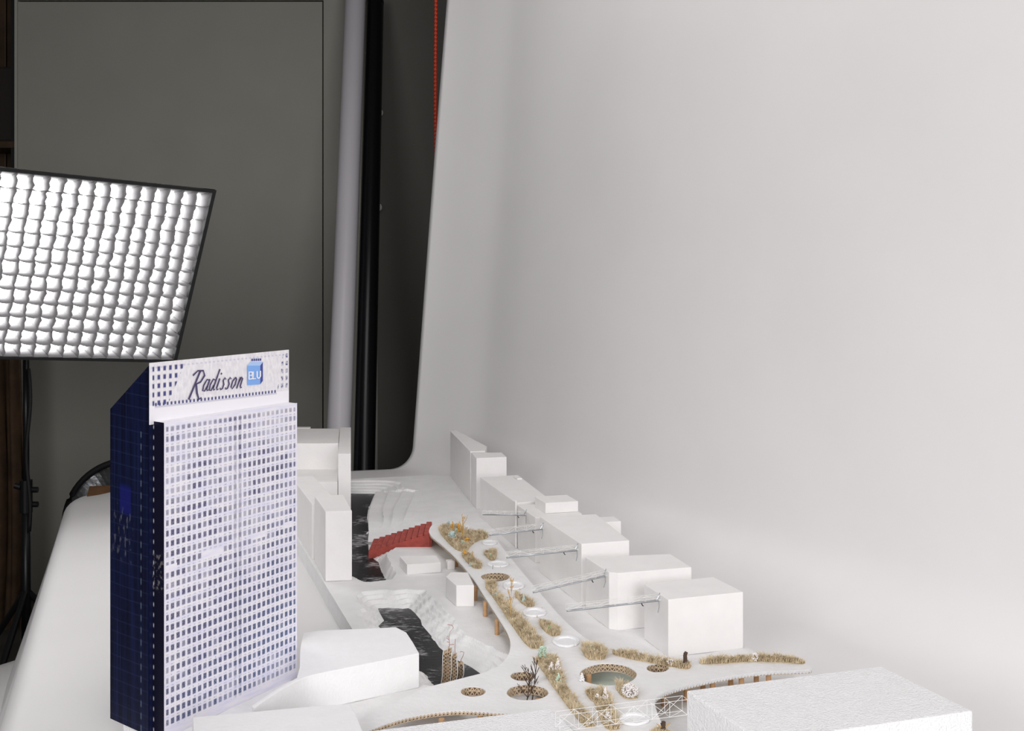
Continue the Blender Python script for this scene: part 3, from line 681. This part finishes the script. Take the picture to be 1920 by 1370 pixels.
# ------------------------------------------------------------------ red stairs
sfl, sfr = P(691, 1041, -.018), P(806, 1025, 0); sfl.z = sfr.z = 0
sd = (sfr-sfl); sl = sd.length; sd.normalize(); sn = Vector((-sd.y, sd.x, 0)); SW = .118
rs = empty('red_stairs', (sfl+sfr)/2, 'red painted stairs climbing from the black river to the walkway', 'stairs')
NS = 10
for k in range(NS):
    a = sfl+sd*(sl*k/NS); b = sfl+sd*(sl*(k+1)/NS); zt_ = -.012+.042*(k+1)/NS+.0006*math.sin(k*3.1); q = 0; b = b-sd*.0013
    MB().prism([(a+sn*q)[:2], (b+sn*q)[:2], (b+sn*(SW+q))[:2], (a+sn*(SW+q))[:2]], -.024, zt_).build('step', M_red, rs, bevel=.0011)
mb = MB(); e = -sn*.0016; pts = [zz(sfl, -.024), zz(sfr, -.024), zz(sfr, .0285), zz(sfl, -.0085)]
mb.box8([p+e for p in pts]+[p for p in pts]); mb.build('side_board', M_red, rs, bevel=.0003)
MB().prism([(sfr)[:2], (sfr+sd*.004)[:2], (sfr+sd*.004+sn*SW)[:2], (sfr+sn*SW)[:2]], -.01, .0245).build('end_board', M_red, rs, bevel=.0005)

# ------------------------------------------------------------------ raised cardboard walkway
ZD, TDK = .031, .0058                       # top of the deck, cardboard thickness
dk_px = [(806, 988), (803, 1000), (826, 1018), (850, 1040), (868, 1060), (884, 1080), (903, 1108), (922, 1138), (940, 1166), (952, 1186), (958, 1205), (955, 1225), (944, 1241), (925, 1254), (903, 1262), (870, 1270), (828, 1281), (795, 1289), (735, 1318), (685, 1338), (672, 1362), (676, 1376), (700, 1366), (730, 1354), (770, 1343), (815, 1335), (860, 1331), (900, 1333), (950, 1337), (1000, 1338), (1050, 1347), (1085, 1375), (1120, 1420), (1130, 1480), (1250, 1480), (1262, 1420), (1240, 1354), (1230, 1330), (1226, 1312), (1236, 1302), (1262, 1291), (1300, 1281), (1350, 1270), (1400, 1262), (1450, 1257), (1500, 1256), (1526, 1254), (1514, 1246), (1475, 1239), (1397, 1235), (1330, 1237), (1290, 1242), (1233, 1238), (1180, 1226), (1140, 1218), (1110, 1204), (1085, 1187), (1050, 1155), (1020, 1120), (990, 1085), (965, 1055), (945, 1030), (930, 1008), (915, 990), (880, 980), (845, 977), (815, 979)]
outline = smooth_poly([P(x, y, ZD) for x, y in dk_px], 2)
HOLES = [(929, 1081, 27, 8.5), (980, 1267, 23, 9), (989, 1297.5, 39, 15), (887, 1296, 23.5, 9.5), (1140, 1264, 53.5, 21), (1233, 1252, 21, 8)]
holes = [ellipse(*h, ZD, 48, .012) for h in HOLES]
dk = empty('raised_walkway', (.08, 1.8, 0), 'long curving raised white walkway of corrugated cardboard on wooden dowels', 'walkway')
flat_fill('top_sheet', [outline]+holes, ZD-.0014, ZD, M_board, dk)
flat_fill('bottom_liner', [outline]+holes, ZD-TDK, ZD-TDK+.0009, M_cardl, dk)
def edge_flutes(name, loop, closed, inward, z0, z1, pitch, m, th=.0011):
    """zig-zag corrugation seen at the cut edge of the card"""
    mb = MB(); n = len(loop); pts = []
    for i in range(n if closed else n-1):
        a, b = loop[i], loop[(i+1) % n]; L = (b-a).length; k = max(1, int(L/(pitch/8)))
        for j in range(k): pts.append((a.lerp(b, j/k)))
    s = 0; up = True; cur = [pts[0]]; nodes = [(pts[0], 0)]
    for i in range(1, len(pts)):
        s += (pts[i]-pts[i-1]).length
        if s >= pitch/2: nodes.append((pts[i], len(nodes) % 2)); s = 0
    for i in range(len(nodes)-1):
        (a, ua), (b, ub) = nodes[i], nodes[i+1]; t = (b-a).normalized(); nrm = Vector((-t.y, t.x, 0))*inward
        za, zb_ = (z1 if ua else z0), (z1 if ub else z0)
        p0, p1 = zz(a, za)-nrm*.0004, zz(b, zb_)-nrm*.0004
        d = (p1-p0).normalized(); w_ = d.cross(nrm).normalized()*th/2; dep = nrm*.005
        mb.box8([p0-w_, p1-w_, p1-w_+dep, p0-w_+dep, p0+w_, p1+w_, p1+w_+dep, p0+w_+dep])
    return mb.build(name, m, dk)
def edge_core(loop, closed, inward, off, z0, z1, m, name='edge_core'):
    n = len(loop); vs = []; fs = []
    for i in range(n):
        a, b = loop[(i-1) % n if closed else max(i-1, 0)], loop[(i+1) % n if closed else min(i+1, n-1)]; t = (b-a).normalized(); nr = Vector((-t.y, t.x, 0))*inward
        q = loop[i]+nr*off; vs += [zz(q, z0), zz(q, z1)]
    for i in range(n if closed else n-1): j = (i+1) % n; fs.append((2*i, 2*j, 2*j+1, 2*i+1))
    return mk(name, vs, fs, m, dk)
area2 = sum(outline[i].x*outline[(i+1) % len(outline)].y-outline[(i+1) % len(outline)].x*outline[i].y for i in range(len(outline)))
inn = 1 if area2 > 0 else -1
edge_core(outline, True, inn, .0035, ZD-TDK+.0008, ZD-.001, M_card)
near = [p for p in outline]
# cut edges with open corrugation: arch at the bottom and the right wing; elsewhere the edge is painted over
def sub_loop(x0, x1, ylo):
    out = []
    for p in outline:
        px, py = CX+p.x/p.y*F, HY+(H-ZD)/p.y*F
        if x0 <= px <= x1 and py >= ylo(px): out.append(p)
    return out
arch = sub_loop(676, 960, lambda x: 1329.5 if x > 760 else 1345)
wing = sub_loop(1224, 1530, lambda x: 1250)
for lp, mm in ((arch, M_cardl), (wing, M_white)):
    if len(lp) > 4: edge_flutes('edge_flutes', lp, False, inn, ZD-TDK+.0007, ZD-.001, .0050, mm, .0013)
paint = sub_loop(800, 962, lambda x: 985 if x < 962 else 9999)
paint = [p for p in paint if HY+(H-ZD)/p.y*F < 1290 and p.x < P(962, 1200, ZD).x]
edge_core(outline, True, inn, .0006, ZD-.0035, ZD-.001, M_white, 'painted_edge')
edge_core(wing, False, inn, .0008, ZD-TDK+.0003, ZD-.001, M_white, 'painted_edge')
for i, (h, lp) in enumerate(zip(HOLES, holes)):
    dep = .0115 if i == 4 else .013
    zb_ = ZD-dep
    edge_core(lp, True, -1, .0034, zb_, ZD-.0012, mat('shaded_kraft_core', (.25, .16, .09), .85), 'hole_lining')  # lining colour darkened to paint in the shade inside the hole
    edge_flutes('hole_flutes', lp, True, -1, ZD-.0062, ZD-.0012, .0062, M_cardl, .0013)
    edge_flutes('hole_flutes', lp, True, -1, zb_, ZD-.0068, .0062, M_cardl, .0013)
    edge_core(lp, True, -1, -.0002, ZD-.0069, ZD-.0060, M_cardl, 'hole_liner')
    edge_core(lp, True, -1, -.0002, zb_-.0008, zb_+.0002, M_cardl, 'hole_liner')
def post(px, py, r=.0038, z0=0):
    c = P(px, py, z0); MB().tube([zz(c, z0), zz(c, ZD-TDK)], r, 14).build('dowel_post', M_dowel, dk, smooth=False)
for q in ((856, 1062), (891.5, 1125), (909.7, 1154.6), (931.7, 1189), (1244.5, 1323), (1287, 1314), (1336, 1306), (1390, 1299), (1441, 1294), (1318, 1292), (1370, 1286), (1418, 1282), (1104, 1298), (901, 1372), (1010, 1345), (1150, 1370), (1060, 1290), (1000, 1160), (960, 1085)): post(*q)
post(828, 1384)
tag(flat_fill('green_pool_sheet', [ellipse(1150, 1284, 62, 26, .004, 40)], .0005, .004, M_green), 'pale green tinted sheet lying below the largest walkway hole', 'sheet')

# raised white rings
def ring_(px, py, rx, ry, label, hgt=.0035, dia=.0022):
    lp = ellipse(px, py, rx, ry, ZD, 36, .02); c = sum(lp, Vector())/len(lp); R = empty('plaster_ring', c, label, 'ring', 'white plaster rings on the walkway')
    vs, fs = [], []; prof = ((1.0, .0002), (1.03, hgt*.5), (.98, hgt), (.86, hgt*1.05), (.74, hgt*.8), (.70, .0006))
    for i, p in enumerate(lp):
        for (k, z) in prof:
            q = 1+.18*mnoise.noise(Vector((i*.9, k*3, px))); vs.append(zz(c+(p-c)*k, ZD+z*q))
    n, m_ = len(lp), len(prof)
    for i in range(n):
        for j in range(m_-1): a = i*m_+j; b = ((i+1) % n)*m_+j; fs.append((a, b, b+1, a+1))
    mk('rim', vs, fs, M_white, R)
    flat_fill('basin', [[c+(p-c)*.74 for p in lp]], ZD+.0002, ZD+.0010, M_white, R)
    mb = MB()
    for k in range(7):
        a = random.uniform(0, 6.28); i = int(a/6.28*n); p = c+(lp[i]-c)*random.uniform(.95, 1.08)
        mb.obox(zz(p, ZD+.0008), (.002*random.uniform(.5, 1.3), .0005, 0), (0, .0016, 0), (0, 0, hgt*random.uniform(.3, .9)))
    mb.build('card_crumbs', M_cardl if rx < 24.5 else M_white, R)
for a in ((918, 1018.5, 14, 4.2, 'smallest white plaster ring, beside the far grass bed'), (934, 1058.5, 20, 5.5, 'white plaster ring just above the far walkway hole'), (963, 1099, 20, 7.5, 'white plaster ring just below the far walkway hole'), (1002, 1149.5, 22, 8, 'white plaster ring between two short grass beds on the walkway'), (1061.5, 1204, 25, 10, 'broad white plaster ring beside the bushy grass bed'), (1189, 1350, 29, 11, 'largest white plaster ring near the bottom edge, under the wire truss')): ring_(*a)

# ------------------------------------------------------------------ grass beds
def in_poly(x, y, poly):
    c = False; n = len(poly)
    for i in range(n):
        a, b = poly[i], poly[(i+1) % n]
        if (a.y > y) != (b.y > y) and x < (b.x-a.x)*(y-a.y)/(b.y-a.y)+a.x: c = not c
    return c
rg = random.Random(3)
def grass(pts, label, hgt=.009, z=ZD):
    poly = smooth_poly([P(x, y, z) for x, y in pts], 1); c = sum(poly, Vector())/len(poly)
    g = empty('grass_bed', zz(c, z), label, 'grass', 'dry grass beds')
    flat_fill('fibre_mat', [poly], z+.0001, z+.0009, M_soil, g)
    xs = [p.x for p in poly]; ys = [p.y for p in poly]; ar = abs(sum(poly[i].x*poly[(i+1) % len(poly)].y-poly[(i+1) % len(poly)].x*poly[i].y for i in range(len(poly))))/2
    n = int(min(7000, max(500, ar/1.05e-6))); vs, fs = [], []; k = 0
    while k < n:
        x, y = rg.uniform(min(xs), max(xs)), rg.uniform(min(ys), max(ys))
        if not in_poly(x, y, poly): continue
        k += 1; cl = mnoise.noise(Vector((x*70, y*70, 1))); cl2 = mnoise.noise(Vector((x*45, y*45, 9)))
        h_ = hgt*(.55+.5*rg.random()+.55*cl); an = 6.28*cl2*1.6+rg.gauss(0, .9); le = h_*rg.uniform(.3, 1.5)
        t = Vector((math.cos(an), math.sin(an), 0)); s_ = Vector((-t.y, t.x, 0))*.00033*rg.uniform(.7, 1.5)
        p0 = Vector((x, y, z+.0006)); p1 = p0+t*le*.4+Vector((0, 0, max(.001, h_*.65))); p2 = p0+t*le+Vector((0, 0, max(.0014, h_*rg.uniform(.75, 1.0))))
        b = len(vs); vs += [p0-s_, p0+s_, p1+s_*.8, p1-s_*.8, p2]; fs += [(b, b+1, b+2, b+3), (b+3, b+2, b+4)]
    o = mk('grass_fibres', vs, fs, M_grass, g, uvs=[(0, 0)]*sum(len(f) for f in fs)); o['kind'] = 'stuff'
BEDS = [
 ([(820, 990), (836, 986), (861, 986), (879, 997), (912, 998), (917, 1009), (894, 1014), (880, 1026), (877, 1034), (862, 1034), (849, 1027), (829.5, 1006)], 'largest dry grass bed at the far end by the red stairs', .010),
 ([(863.5, 1040), (877, 1037), (904, 1062), (902, 1067), (885, 1065)], 'small dry grass bed along the left edge below the far bed', .009),
 ([(905, 1036), (931, 1032), (930, 1050), (919, 1052)], 'tiny dry grass bed near the right walkway edge, above the far hole', .010),
 ([(904, 1094), (932, 1093), (928, 1111), (958, 1143), (986, 1171), (1021, 1209), (1009.5, 1217), (991, 1216), (960, 1174), (930, 1127)], 'long narrow dry grass bed along the middle of the walkway', .010),
 ([(961.6, 1114), (977, 1115), (1002.5, 1134), (1000, 1138), (984, 1137.6)], 'short dry grass bed with a pale teal bush', .008),
 ([(1006, 1165), (1028, 1166.5), (1051.5, 1184), (1049, 1192.5), (1029, 1193)], 'short dry grass bed with a green tuft, beside the long bed', .009),
 ([(1089, 1214), (1135.6, 1213), (1137, 1234.5), (1124, 1238), (1099, 1237)], 'bushy square dry grass bed above the largest hole', .012),
 ([(1000, 1233), (1044.5, 1230), (1050, 1255), (1062, 1287), (1082, 1318), (1119, 1357), (1114, 1364), (1096, 1364), (1070, 1333), (1042, 1295), (1019, 1261)], 'long dry grass bed running down left of the largest hole', .008),
 ([(1095, 1291), (1140, 1297), (1147, 1306), (1146, 1316), (1163, 1363), (1160, 1368), (1138, 1370), (1124, 1347), (1117, 1319), (1103, 1309)], 'dry grass bed crossed by the white wire truss', .008),
 ([(1150, 1286), (1170.6, 1284), (1198.6, 1308), (1187, 1311), (1168, 1309)], 'dry grass bed with the biggest white bead bush', .009),
 ([(1144, 1226), (1161, 1222), (1200, 1231), (1233.6, 1239), (1270, 1244), (1297, 1246), (1292, 1256), (1266, 1252), (1210, 1241), (1184.6, 1237)], 'thin dry grass strip in front of the cube block', .010),
 ([(1305, 1245), (1330, 1238), (1397, 1235), (1438, 1232), (1478, 1236), (1512, 1242), (1505, 1246), (1473, 1242), (1397, 1241), (1343, 1245.5)], 'dry grass strip along the back of the right walkway wing', .010)]
for pts, lab, hg in BEDS: grass(pts, lab, hg)
grass([(1215, 1372), (1236, 1366), (1262, 1372), (1255, 1384), (1222, 1384)], 'dry grass bed cut off by the bottom edge beside the stump', .006)
# gravel patch by the walkway
gp = smooth_poly([P(x, y, .0) for x, y in ((1068, 1190), (1082, 1186), (1112, 1208), (1122, 1224), (1110, 1222), (1084, 1204))], 1)
gv = empty('gravel_patch', zz(sum(gp, Vector())/len(gp), 0), 'pale speckled gravel patch at the right walkway edge', 'gravel')
flat_fill('gravel_bed', [gp], .0004, .0012, M_cardl, gv)
mb = MB()
for k in range(260):
    a = rg.choice(gp); b = rg.choice(gp); q = a.lerp(b, rg.random()); mb.ico((q.x, q.y, .0014), rg.uniform(.0006, .0013), 1)
mb.build('pebbles', M_white, gv)['kind'] = 'stuff'

# ------------------------------------------------------------------ little plants
def shrub(px, py, h, wdt, m, label, n=60, br=.0011, shape='cone', cat='bush', grp=None, z=ZD, stem=None):
    c = P(px, py, z); t = empty('model_shrub', c, label, cat, grp); mb = MB()
    for k in range(n):
        f = rg.random()**(1.5 if shape == 'cone' else 1); zz_ = (.12+.86*f)*h
        rad = wdt*((1-f)*.95+.06 if shape == 'cone' else math.sqrt(max(0.02, 1-(2*f-1)**2)))
        a = rg.uniform(0, 6.28); r = rad*math.sqrt(rg.uniform(.02, 1))
        mb.ico(c+Vector((r*math.cos(a), r*math.sin(a), zz_)), br*rg.uniform(.8, 1.25), 1)
    mb.build('foliage', m, t, smooth=True)
    MB().tube([c, c+Vector((0, 0, h*.7))], .0006, 6).build('stem', stem or M_straw, t)
W = 'white bead shrubs'; Mi = 'mint lichen shrubs'
shrub(1034, 1262, .016, .007, M_berry, 'white bead bush, left of a pair in the long bed', 70, grp=W)
shrub(1046, 1262, .021, .006, M_berry, 'white bead bush, taller right one of a pair in the long bed', 70, grp=W)
shrub(1181, 1308, .019, .0115, M_berry, 'biggest rounded white bead bush beside the largest hole', 300, .0012, 'ball', grp=W)
shrub(1120, 1313, .009, .008, M_berry, 'low white bead bush left of the pointed one above the truss', 45, grp=W)
shrub(1135, 1313, .017, .006, M_berry, 'pointed white bead bush above the wire truss', 70, grp=W)
shrub(1141, 1351, .011, .006, M_berry, 'round white bead bush just below the wire truss', 60, .0011, 'ball', grp=W)
shrub(1416, 1240, .013, .005, M_berry, 'white bead bush on the right walkway wing', 50, .0011, 'ball', grp=W)
shrub(1258, 1247, .008, .007, M_berry, 'low white bead bush in the strip before the cube block', 45, .0010, 'ball', grp=W)
shrub(1091, 1277, .012, .0035, M_white, 'small plain white cone at the left rim of the largest hole', 50, .0013)
shrub(1017, 1237, .020, .0065, M_mint, 'mint green bush at the top of the long near bed', 80, .0012, 'ball', grp=Mi)
shrub(1020, 1226, .013, .0045, M_mint, 'second mint green bush just behind the top of the long near bed', 45, .0011, 'ball', grp=Mi)
shrub(1047, 1283, .016, .0055, M_mint, 'mint green bush below the white bead pair', 70, .0012, grp=Mi)
shrub(1108, 1221, .009, .004, M_mint, 'mint green puff in the bushy square bed', 40, .0012, 'ball', grp=Mi)
shrub(1100, 1219, .007, .003, M_mint, 'smaller mint green puff in the bushy square bed', 25, .0010, 'ball', grp=Mi)
shrub(1030, 1183, .008, .0035, mat('leaf_green_tuft', (.33, .42, .20), .8), 'leaf green tuft in a short walkway bed', 35, .0011, 'ball')
shrub(982, 1130, .015, .004, M_teal, 'pale teal bush in the short bed by the plaster ring', 45, .0012)
shrub(930, 1119, .007, .006, M_teal, 'pale teal bush low in the long middle bed', 40, .0012, 'ball')
shrub(848, 1012, .018, .008, M_teal, 'big pale teal ball bush in the far bed', 80, .0018, 'ball')
shrub(841, 989, .015, .008, M_teal, 'pale teal bush at the back of the far bed', 60, .0016)
shrub(855, 1000, .011, .0045, M_mint, 'small mint bush in the middle of the far bed', 40, .0014, 'ball')
shrub(877, 997, .014, .007, M_white, 'whitish bush beside the golden stem in the far bed', 50, .0016, 'ball')
shrub(868, 1022, .009, .005, M_mint, 'small mint bush at the front of the far bed', 40, .0014, 'ball')
shrub(875, 1019, .013, .0055, M_orange, 'round orange flower bush at the front of the far bed', 70, .0014, 'ball')
shrub(860, 1000, .022, .003, M_orange, 'upright orange flower spike in the far bed', 70, .0013, 'ball')
shrub(848, 996, .022, .0035, M_orange, 'orange tip behind the big teal ball bush', 40, .0013, 'ball')
shrub(872, 1043, .013, .006, M_orange, 'orange flower bush in the small left-edge bed', 60, .0013)
shrub(919, 1047, .010, .0035, M_mint, 'green tuft in the tiny right-edge bed', 30, .0012)
shrub(884, 1061, .006, .005, M_mint, 'pale green tuft at the low end of the left-edge bed', 30, .0012, 'ball')
def twig(base, h, spread, nb, m, label, name='dry_twig', r=.0008, depth=2, lean=(0, 0), cat='twig', beads=None, grp=None, sub=.5):
    base = Vector(base); t = empty(name, base, label, cat, grp); mb = MB(); tips = []
    top = base+Vector((lean[0], lean[1], h)); mid = base.lerp(top, .5)+Vector((rg.uniform(-.1, .1)*h*.4, 0, 0))
    mb.tube([base, mid, top], r, 6, r1=r*.55); tips.append(top)
    for k in range(nb):
        s = rg.uniform(.25, .95); o = base.lerp(mid, s*2) if s < .5 else mid.lerp(top, s*2-1)
        a = rg.uniform(0, 6.28); L = h*sub*rg.uniform(.4, 1)*(1.1-s*.6); e = o+Vector((math.cos(a)*spread*L, math.sin(a)*spread*L, L*.75))
        mb.tube([o, o.lerp(e, .5)+Vector((0, 0, -.05*L)), e], r*.6, 5, r1=r*.35); tips.append(e)
        if depth > 1:
            for _ in range(2):
                q = o.lerp(e, rg.uniform(.35, .8)); a2 = a+rg.uniform(-1.3, 1.3); l2 = L*.45
                e2 = q+Vector((math.cos(a2)*l2*spread, math.sin(a2)*l2*spread, l2*.7)); mb.tube([q, e2], r*.42, 4, r1=r*.3); tips.append(e2)
    mb.build('stem', m, t)
    if beads:
        mb = MB()
        for p in tips:
            for _ in range(3): mb.ico(p+Vector((rg.gauss(0, .0006), rg.gauss(0, .0006), rg.gauss(0, .0012))), .00055, 1)
        mb.build('seed_heads', beads, t)
M_goldb = mat('golden_seed_heads', (.66, .42, .14), .8)
twig(P(957, 1160, ZD), .060, .22, 16, M_straw, 'tall golden seed stem rising from the long middle bed', 'dried_stem', .0006, 2, (.003, .01), 'plant', M_goldb)
twig(P(869, 1017, ZD), .048, .45, 10, M_straw, 'golden branched stem in the far bed', 'dried_stem', .0011, 2, (-.002, 0), 'plant', M_goldb, sub=.7)
twig(P(886, 1050, ZD), .018, .3, 5, M_straw, 'thin golden stem at the small left-edge bed', 'dried_stem', .0005, 1, (0, 0), 'plant', M_goldb)
twig(P(985, 1330, 0), .050, .55, 16, M_twig, 'bare dark brown twig bush growing through the near middle hole', 'bare_twig', .0010, 2, (.006, .0), 'twig', sub=.7)
twig(P(996, 1325, 0), .064, .35, 12, M_twig, 'tallest bare dark twig growing through the near middle hole', 'bare_twig', .0010, 2, (.008, .004), 'twig', sub=.55)
twig(P(924, 1078, ZD-.012), .019, .3, 2, M_twig, 'tiny dark twig standing in the far walkway hole', 'bare_twig', .0006, 1)
twig(P(920, 1110, ZD), .012, .7, 8, M_twig, 'tiny brown twig at the head of the long middle bed', 'bare_twig', .0005, 1)
# stump on the right strip
c = P(1284, 1250, ZD); s_ = empty('twig_stump', c, 'dark upright twig stump in front of the cube block', 'twig')
MB().tube([c, c+Vector((.0008, 0, .010)), c+Vector((.0004, 0, .017)), c+Vector((.0022, 0, .0215))], .0032, 8, r1=.0026).build('trunk', M_twig, s_)
MB().tube([c+Vector((.0004, 0, .016)), c+Vector((-.0006, 0, .0205))], .0020, 8, r1=.0014).build('branch_stub', M_twig, s_)
c = P(1243, 1372, ZD); s_ = empty('twig_stump', c, 'dark branching twig stump at the bottom edge near the large foam block', 'twig')
MB().tube([c, c+Vector((.0008, 0, .013))], .0034, 8, r1=.0026).build('trunk', M_twig, s_)
for dx, dz in ((-.008, .011), (.009, .012), (.002, .014), (-.003, .012)):
    MB().tube([c+Vector((0, 0, .005)), c+Vector((dx, -.002, dz))], .0012, 6, r1=.0006).build('branch', M_twig if abs(dx) < .005 else M_straw, s_)

# ------------------------------------------------------------------ corrugated rocks with wire trees in the pool
def rock(px, py, wpx, ytop, label, ncol, bend):
    z0 = -.0245; c = P(px, py, z0); ht = (py-ytop)/F*c.y; wd = wpx/F*c.y; t = empty('cardboard_rock', c, label, 'cardboard rock', 'corrugated cardboard rocks in the pool')
    th = wd/ncol; dep = .016
    def off(z): return bend*(z/ht)**2*.006+.0018*math.sin(z/ht*5)
    for k in range(ncol+1):                # liner sheets, standing
        x = c.x-wd/2+th*k; hk = ht*(1-.10*abs(k-ncol*.4)); pts = [hk*i/8 for i in range(9)]
        mb = MB()
        for i in range(8):
            a, b = pts[i], pts[i+1]
            mb.box8([(x+off(a)-.0004, c.y, z0+a), (x+off(a)+.0005, c.y, z0+a), (x+off(a)+.0005, c.y+dep, z0+a), (x+off(a)-.0004, c.y+dep, z0+a),
                     (x+off(b)-.0004, c.y, z0+b), (x+off(b)+.0005, c.y, z0+b), (x+off(b)+.0005, c.y+dep, z0+b), (x+off(b)-.0004, c.y+dep, z0+b)])
        mb.build('liner_sheet', M_white if k in (0, ncol) else M_cardl, t)
    for k in range(ncol):
        x = c.x-wd/2+th*k; hk = ht*(.96-.10*abs(k-ncol*.4)); n = int(hk/.0026); mb = MB()
        for i in range(n):
            za, zb_ = hk*i/n, hk*(i+1)/n; xa = x+off(za)+(th*.9 if i % 2 else th*.1); xb = x+off(zb_)+(th*.1 if i % 2 else th*.9)
            mb.obox((xa, c.y+.0004, z0+za), (xb-xa, 0, zb_-za), (0, dep-.001, 0), (0, 0, .0007))
        mb.build('flutes', M_cardl, t)
        MB().obox((x+.0005+.0, c.y+.004, z0), (th-.001, 0, 0), (0, dep-.006, 0), (0, 0, hk*.55)).build('core', M_card, t)
    return c+Vector((bend*.006, .006, ht))
t1 = rock(835, 1281, 16, 1216, 'tallest corrugated cardboard rock, left of three in the pool', 2, 1)
t2 = rock(847, 1279, 16, 1227, 'middle corrugated cardboard rock in the pool', 2, .6)
t3 = rock(860, 1272, 13, 1243, 'shortest corrugated cardboard rock, right of three in the pool', 2, .8)
def wire_tree(base, pts, label):
    t = empty('wire_tree', Vector(base), label, 'wire tree', 'copper wire trees')
    for st_ in pts: MB().tube([Vector(base)+Vector((x*.001, y*.001, z*.001)) for x, y, z in st_], .00045, 6).build('wire', M_copper, t)
wire_tree(t1-Vector((.001, 0, .004)), [[(0, 0, 0), (1, 0, 10), (0, 0, 20), (2, 0, 28), (7, 0, 34), (5, 0, 38), (-2, 0, 39)], [(0, 0, 16), (-3, 0, 18), (-2, 0, 22)], [(1, 0, 8), (8, 0, 9)], [(0, 0, 12), (-3, 0, 13)]], 'tall copper wire tree on the tallest cardboard rock')
wire_tree(t2-Vector((-.001, 0, .004)), [[(0, 0, 0), (0, 0, 12), (.5, 0, 26)]], 'straight copper wire standing on the middle cardboard rock')
wire_tree(t3-Vector((.001, 0, .004)), [[(0, 0, 0), (-1, 0, 6), (3, 0, 14), (4, 0, 19), (0, 0, 20), (-2, 0, 19)]], 'hooked copper wire standing on the shortest cardboard rock')

# ------------------------------------------------------------------ steel and wire footbridges hanging from the blocks
def bridge(rp, rz, lp_px, label, h=.0075, truss=True):
    lz = rz; R = Vector((rp[0], rp[1], rz)); L = P(lp_px[0], lp_px[1], lz); d = (R-L).normalized(); n = Vector((-d.y, d.x, 0)); Ln = (R-L).length
    t = empty('wire_footbridge', L, label, 'footbridge', 'wire footbridges hanging from the blocks')
    MB().tube([L, R-d*.002], .0015, 10).build('steel_tube', M_steel, t, smooth=True)
    k = 6; wr = .00027
    mb = MB(); off = .0045
    for s in (-1, 1):
        a, b = L+n*off*s+Vector((0, 0, .0015)), R+n*off*s+Vector((0, 0, .0015)); mb.tube([a, b], wr, 5); mb.tube([a+Vector((0, 0, h)), b+Vector((0, 0, h))], wr, 5)
    mb.build('wire_chords', M_wire, t)
    mb = MB()
    for i in range(k+1):
        q = L+d*(Ln*i/k)+Vector((0, 0, .0015))
        for s in (-1, 1):
            mb.tube([q+n*off*s, q+n*off*s+Vector((0, 0, h))], wr, 4)
            if i < k: mb.tube([q+n*off*s+(Vector((0, 0, h)) if i % 2 else Vector()), q+d*Ln/k+n*off*s+(Vector() if i % 2 else Vector((0, 0, h)))], wr, 4)
        mb.tube([q-n*off, q+n*off], wr, 4)
    mb.build('wire_lattice', M_wire, t)
    hk = L.lerp(R, .80)
    MB().tube([hk-Vector((0, 0, .001)), hk-Vector((0, 0, .004))+d*.001, hk-Vector((0, 0, .006))+d*.003], .0008, 6).build('hook', M_blackm, t)
    MB().tube([R-d*.006, R-d*.002+Vector((0, 0, .006)), R+d*.0005+Vector((0, 0, .012))], .0008, 6).build('bracket', M_steel, t)
    MB().tube([R+n*.001-d*.001, R+Vector((0, 0, -.010))-d*.001, R+n*.004-d*.001+Vector((0, 0, -.020))], .0005, 6).build('hanging_wire', M_steel, t)
bridge((.2335, 1.856), .081, (1063, 1145), 'steel tube footbridge with white wires reaching from the cube block')
bridge((.1585, 1.982), .087, (1000, 1110), 'steel tube footbridge reaching from the second block of the right row')
bridge((.1190, 2.128), .096, (950, 1045), 'steel tube footbridge reaching from the front of the long third block')
bridge((.0615, 2.324), .0915, (918, 1003), 'steel tube footbridge reaching from the rear of the long third block', .009)
bridge((.0305, 2.482), .086, (905, 964), 'farthest and thinnest steel tube footbridge, at the low block', .006)
# white wire truss between the two foreground foam blocks
Lq, Rq = Vector((.056, 1.376, .0615)), Vector((.2135, 1.428, .0615)); d = (Rq-Lq).normalized(); n = Vector((-d.y, d.x, 0)); Ln = (Rq-Lq).length; hh = .0185; wd_ = .014; wr = .00028
tt = empty('wire_truss', Lq, 'white wire box truss spanning to the large foam block at bottom right', 'truss bridge')
mb = MB()
for s in (0, 1):
    for z in (0, hh): mb.tube([Lq+n*wd_*s+Vector((0, 0, z)), Rq+n*wd_*s+Vector((0, 0, z))], wr, 6)
mb.build('chords', M_wire, tt)
mb, mb2 = MB(), MB(); k = 7
for i in range(k+1):
    q = Lq+d*(Ln*i/k)
    for s in (0, 1):
        o_ = n*wd_*s; mb.tube([q+o_, q+o_+Vector((0, 0, hh))], wr, 5)
        if i < k:
            a, b = (0, hh) if (i+s) % 2 else (hh, 0); mb2.tube([q+o_+Vector((0, 0, a)), q+d*Ln/k+o_+Vector((0, 0, b))], wr, 5)
    for z in (0, hh): mb.tube([q+Vector((0, 0, z)), q+n*wd_+Vector((0, 0, z))], wr, 5)
    if i < k: mb2.tube([q, q+d*Ln/k+n*wd_], wr, 5)
mb.build('uprights', M_wire, tt); mb2.build('diagonals', M_wire, tt)
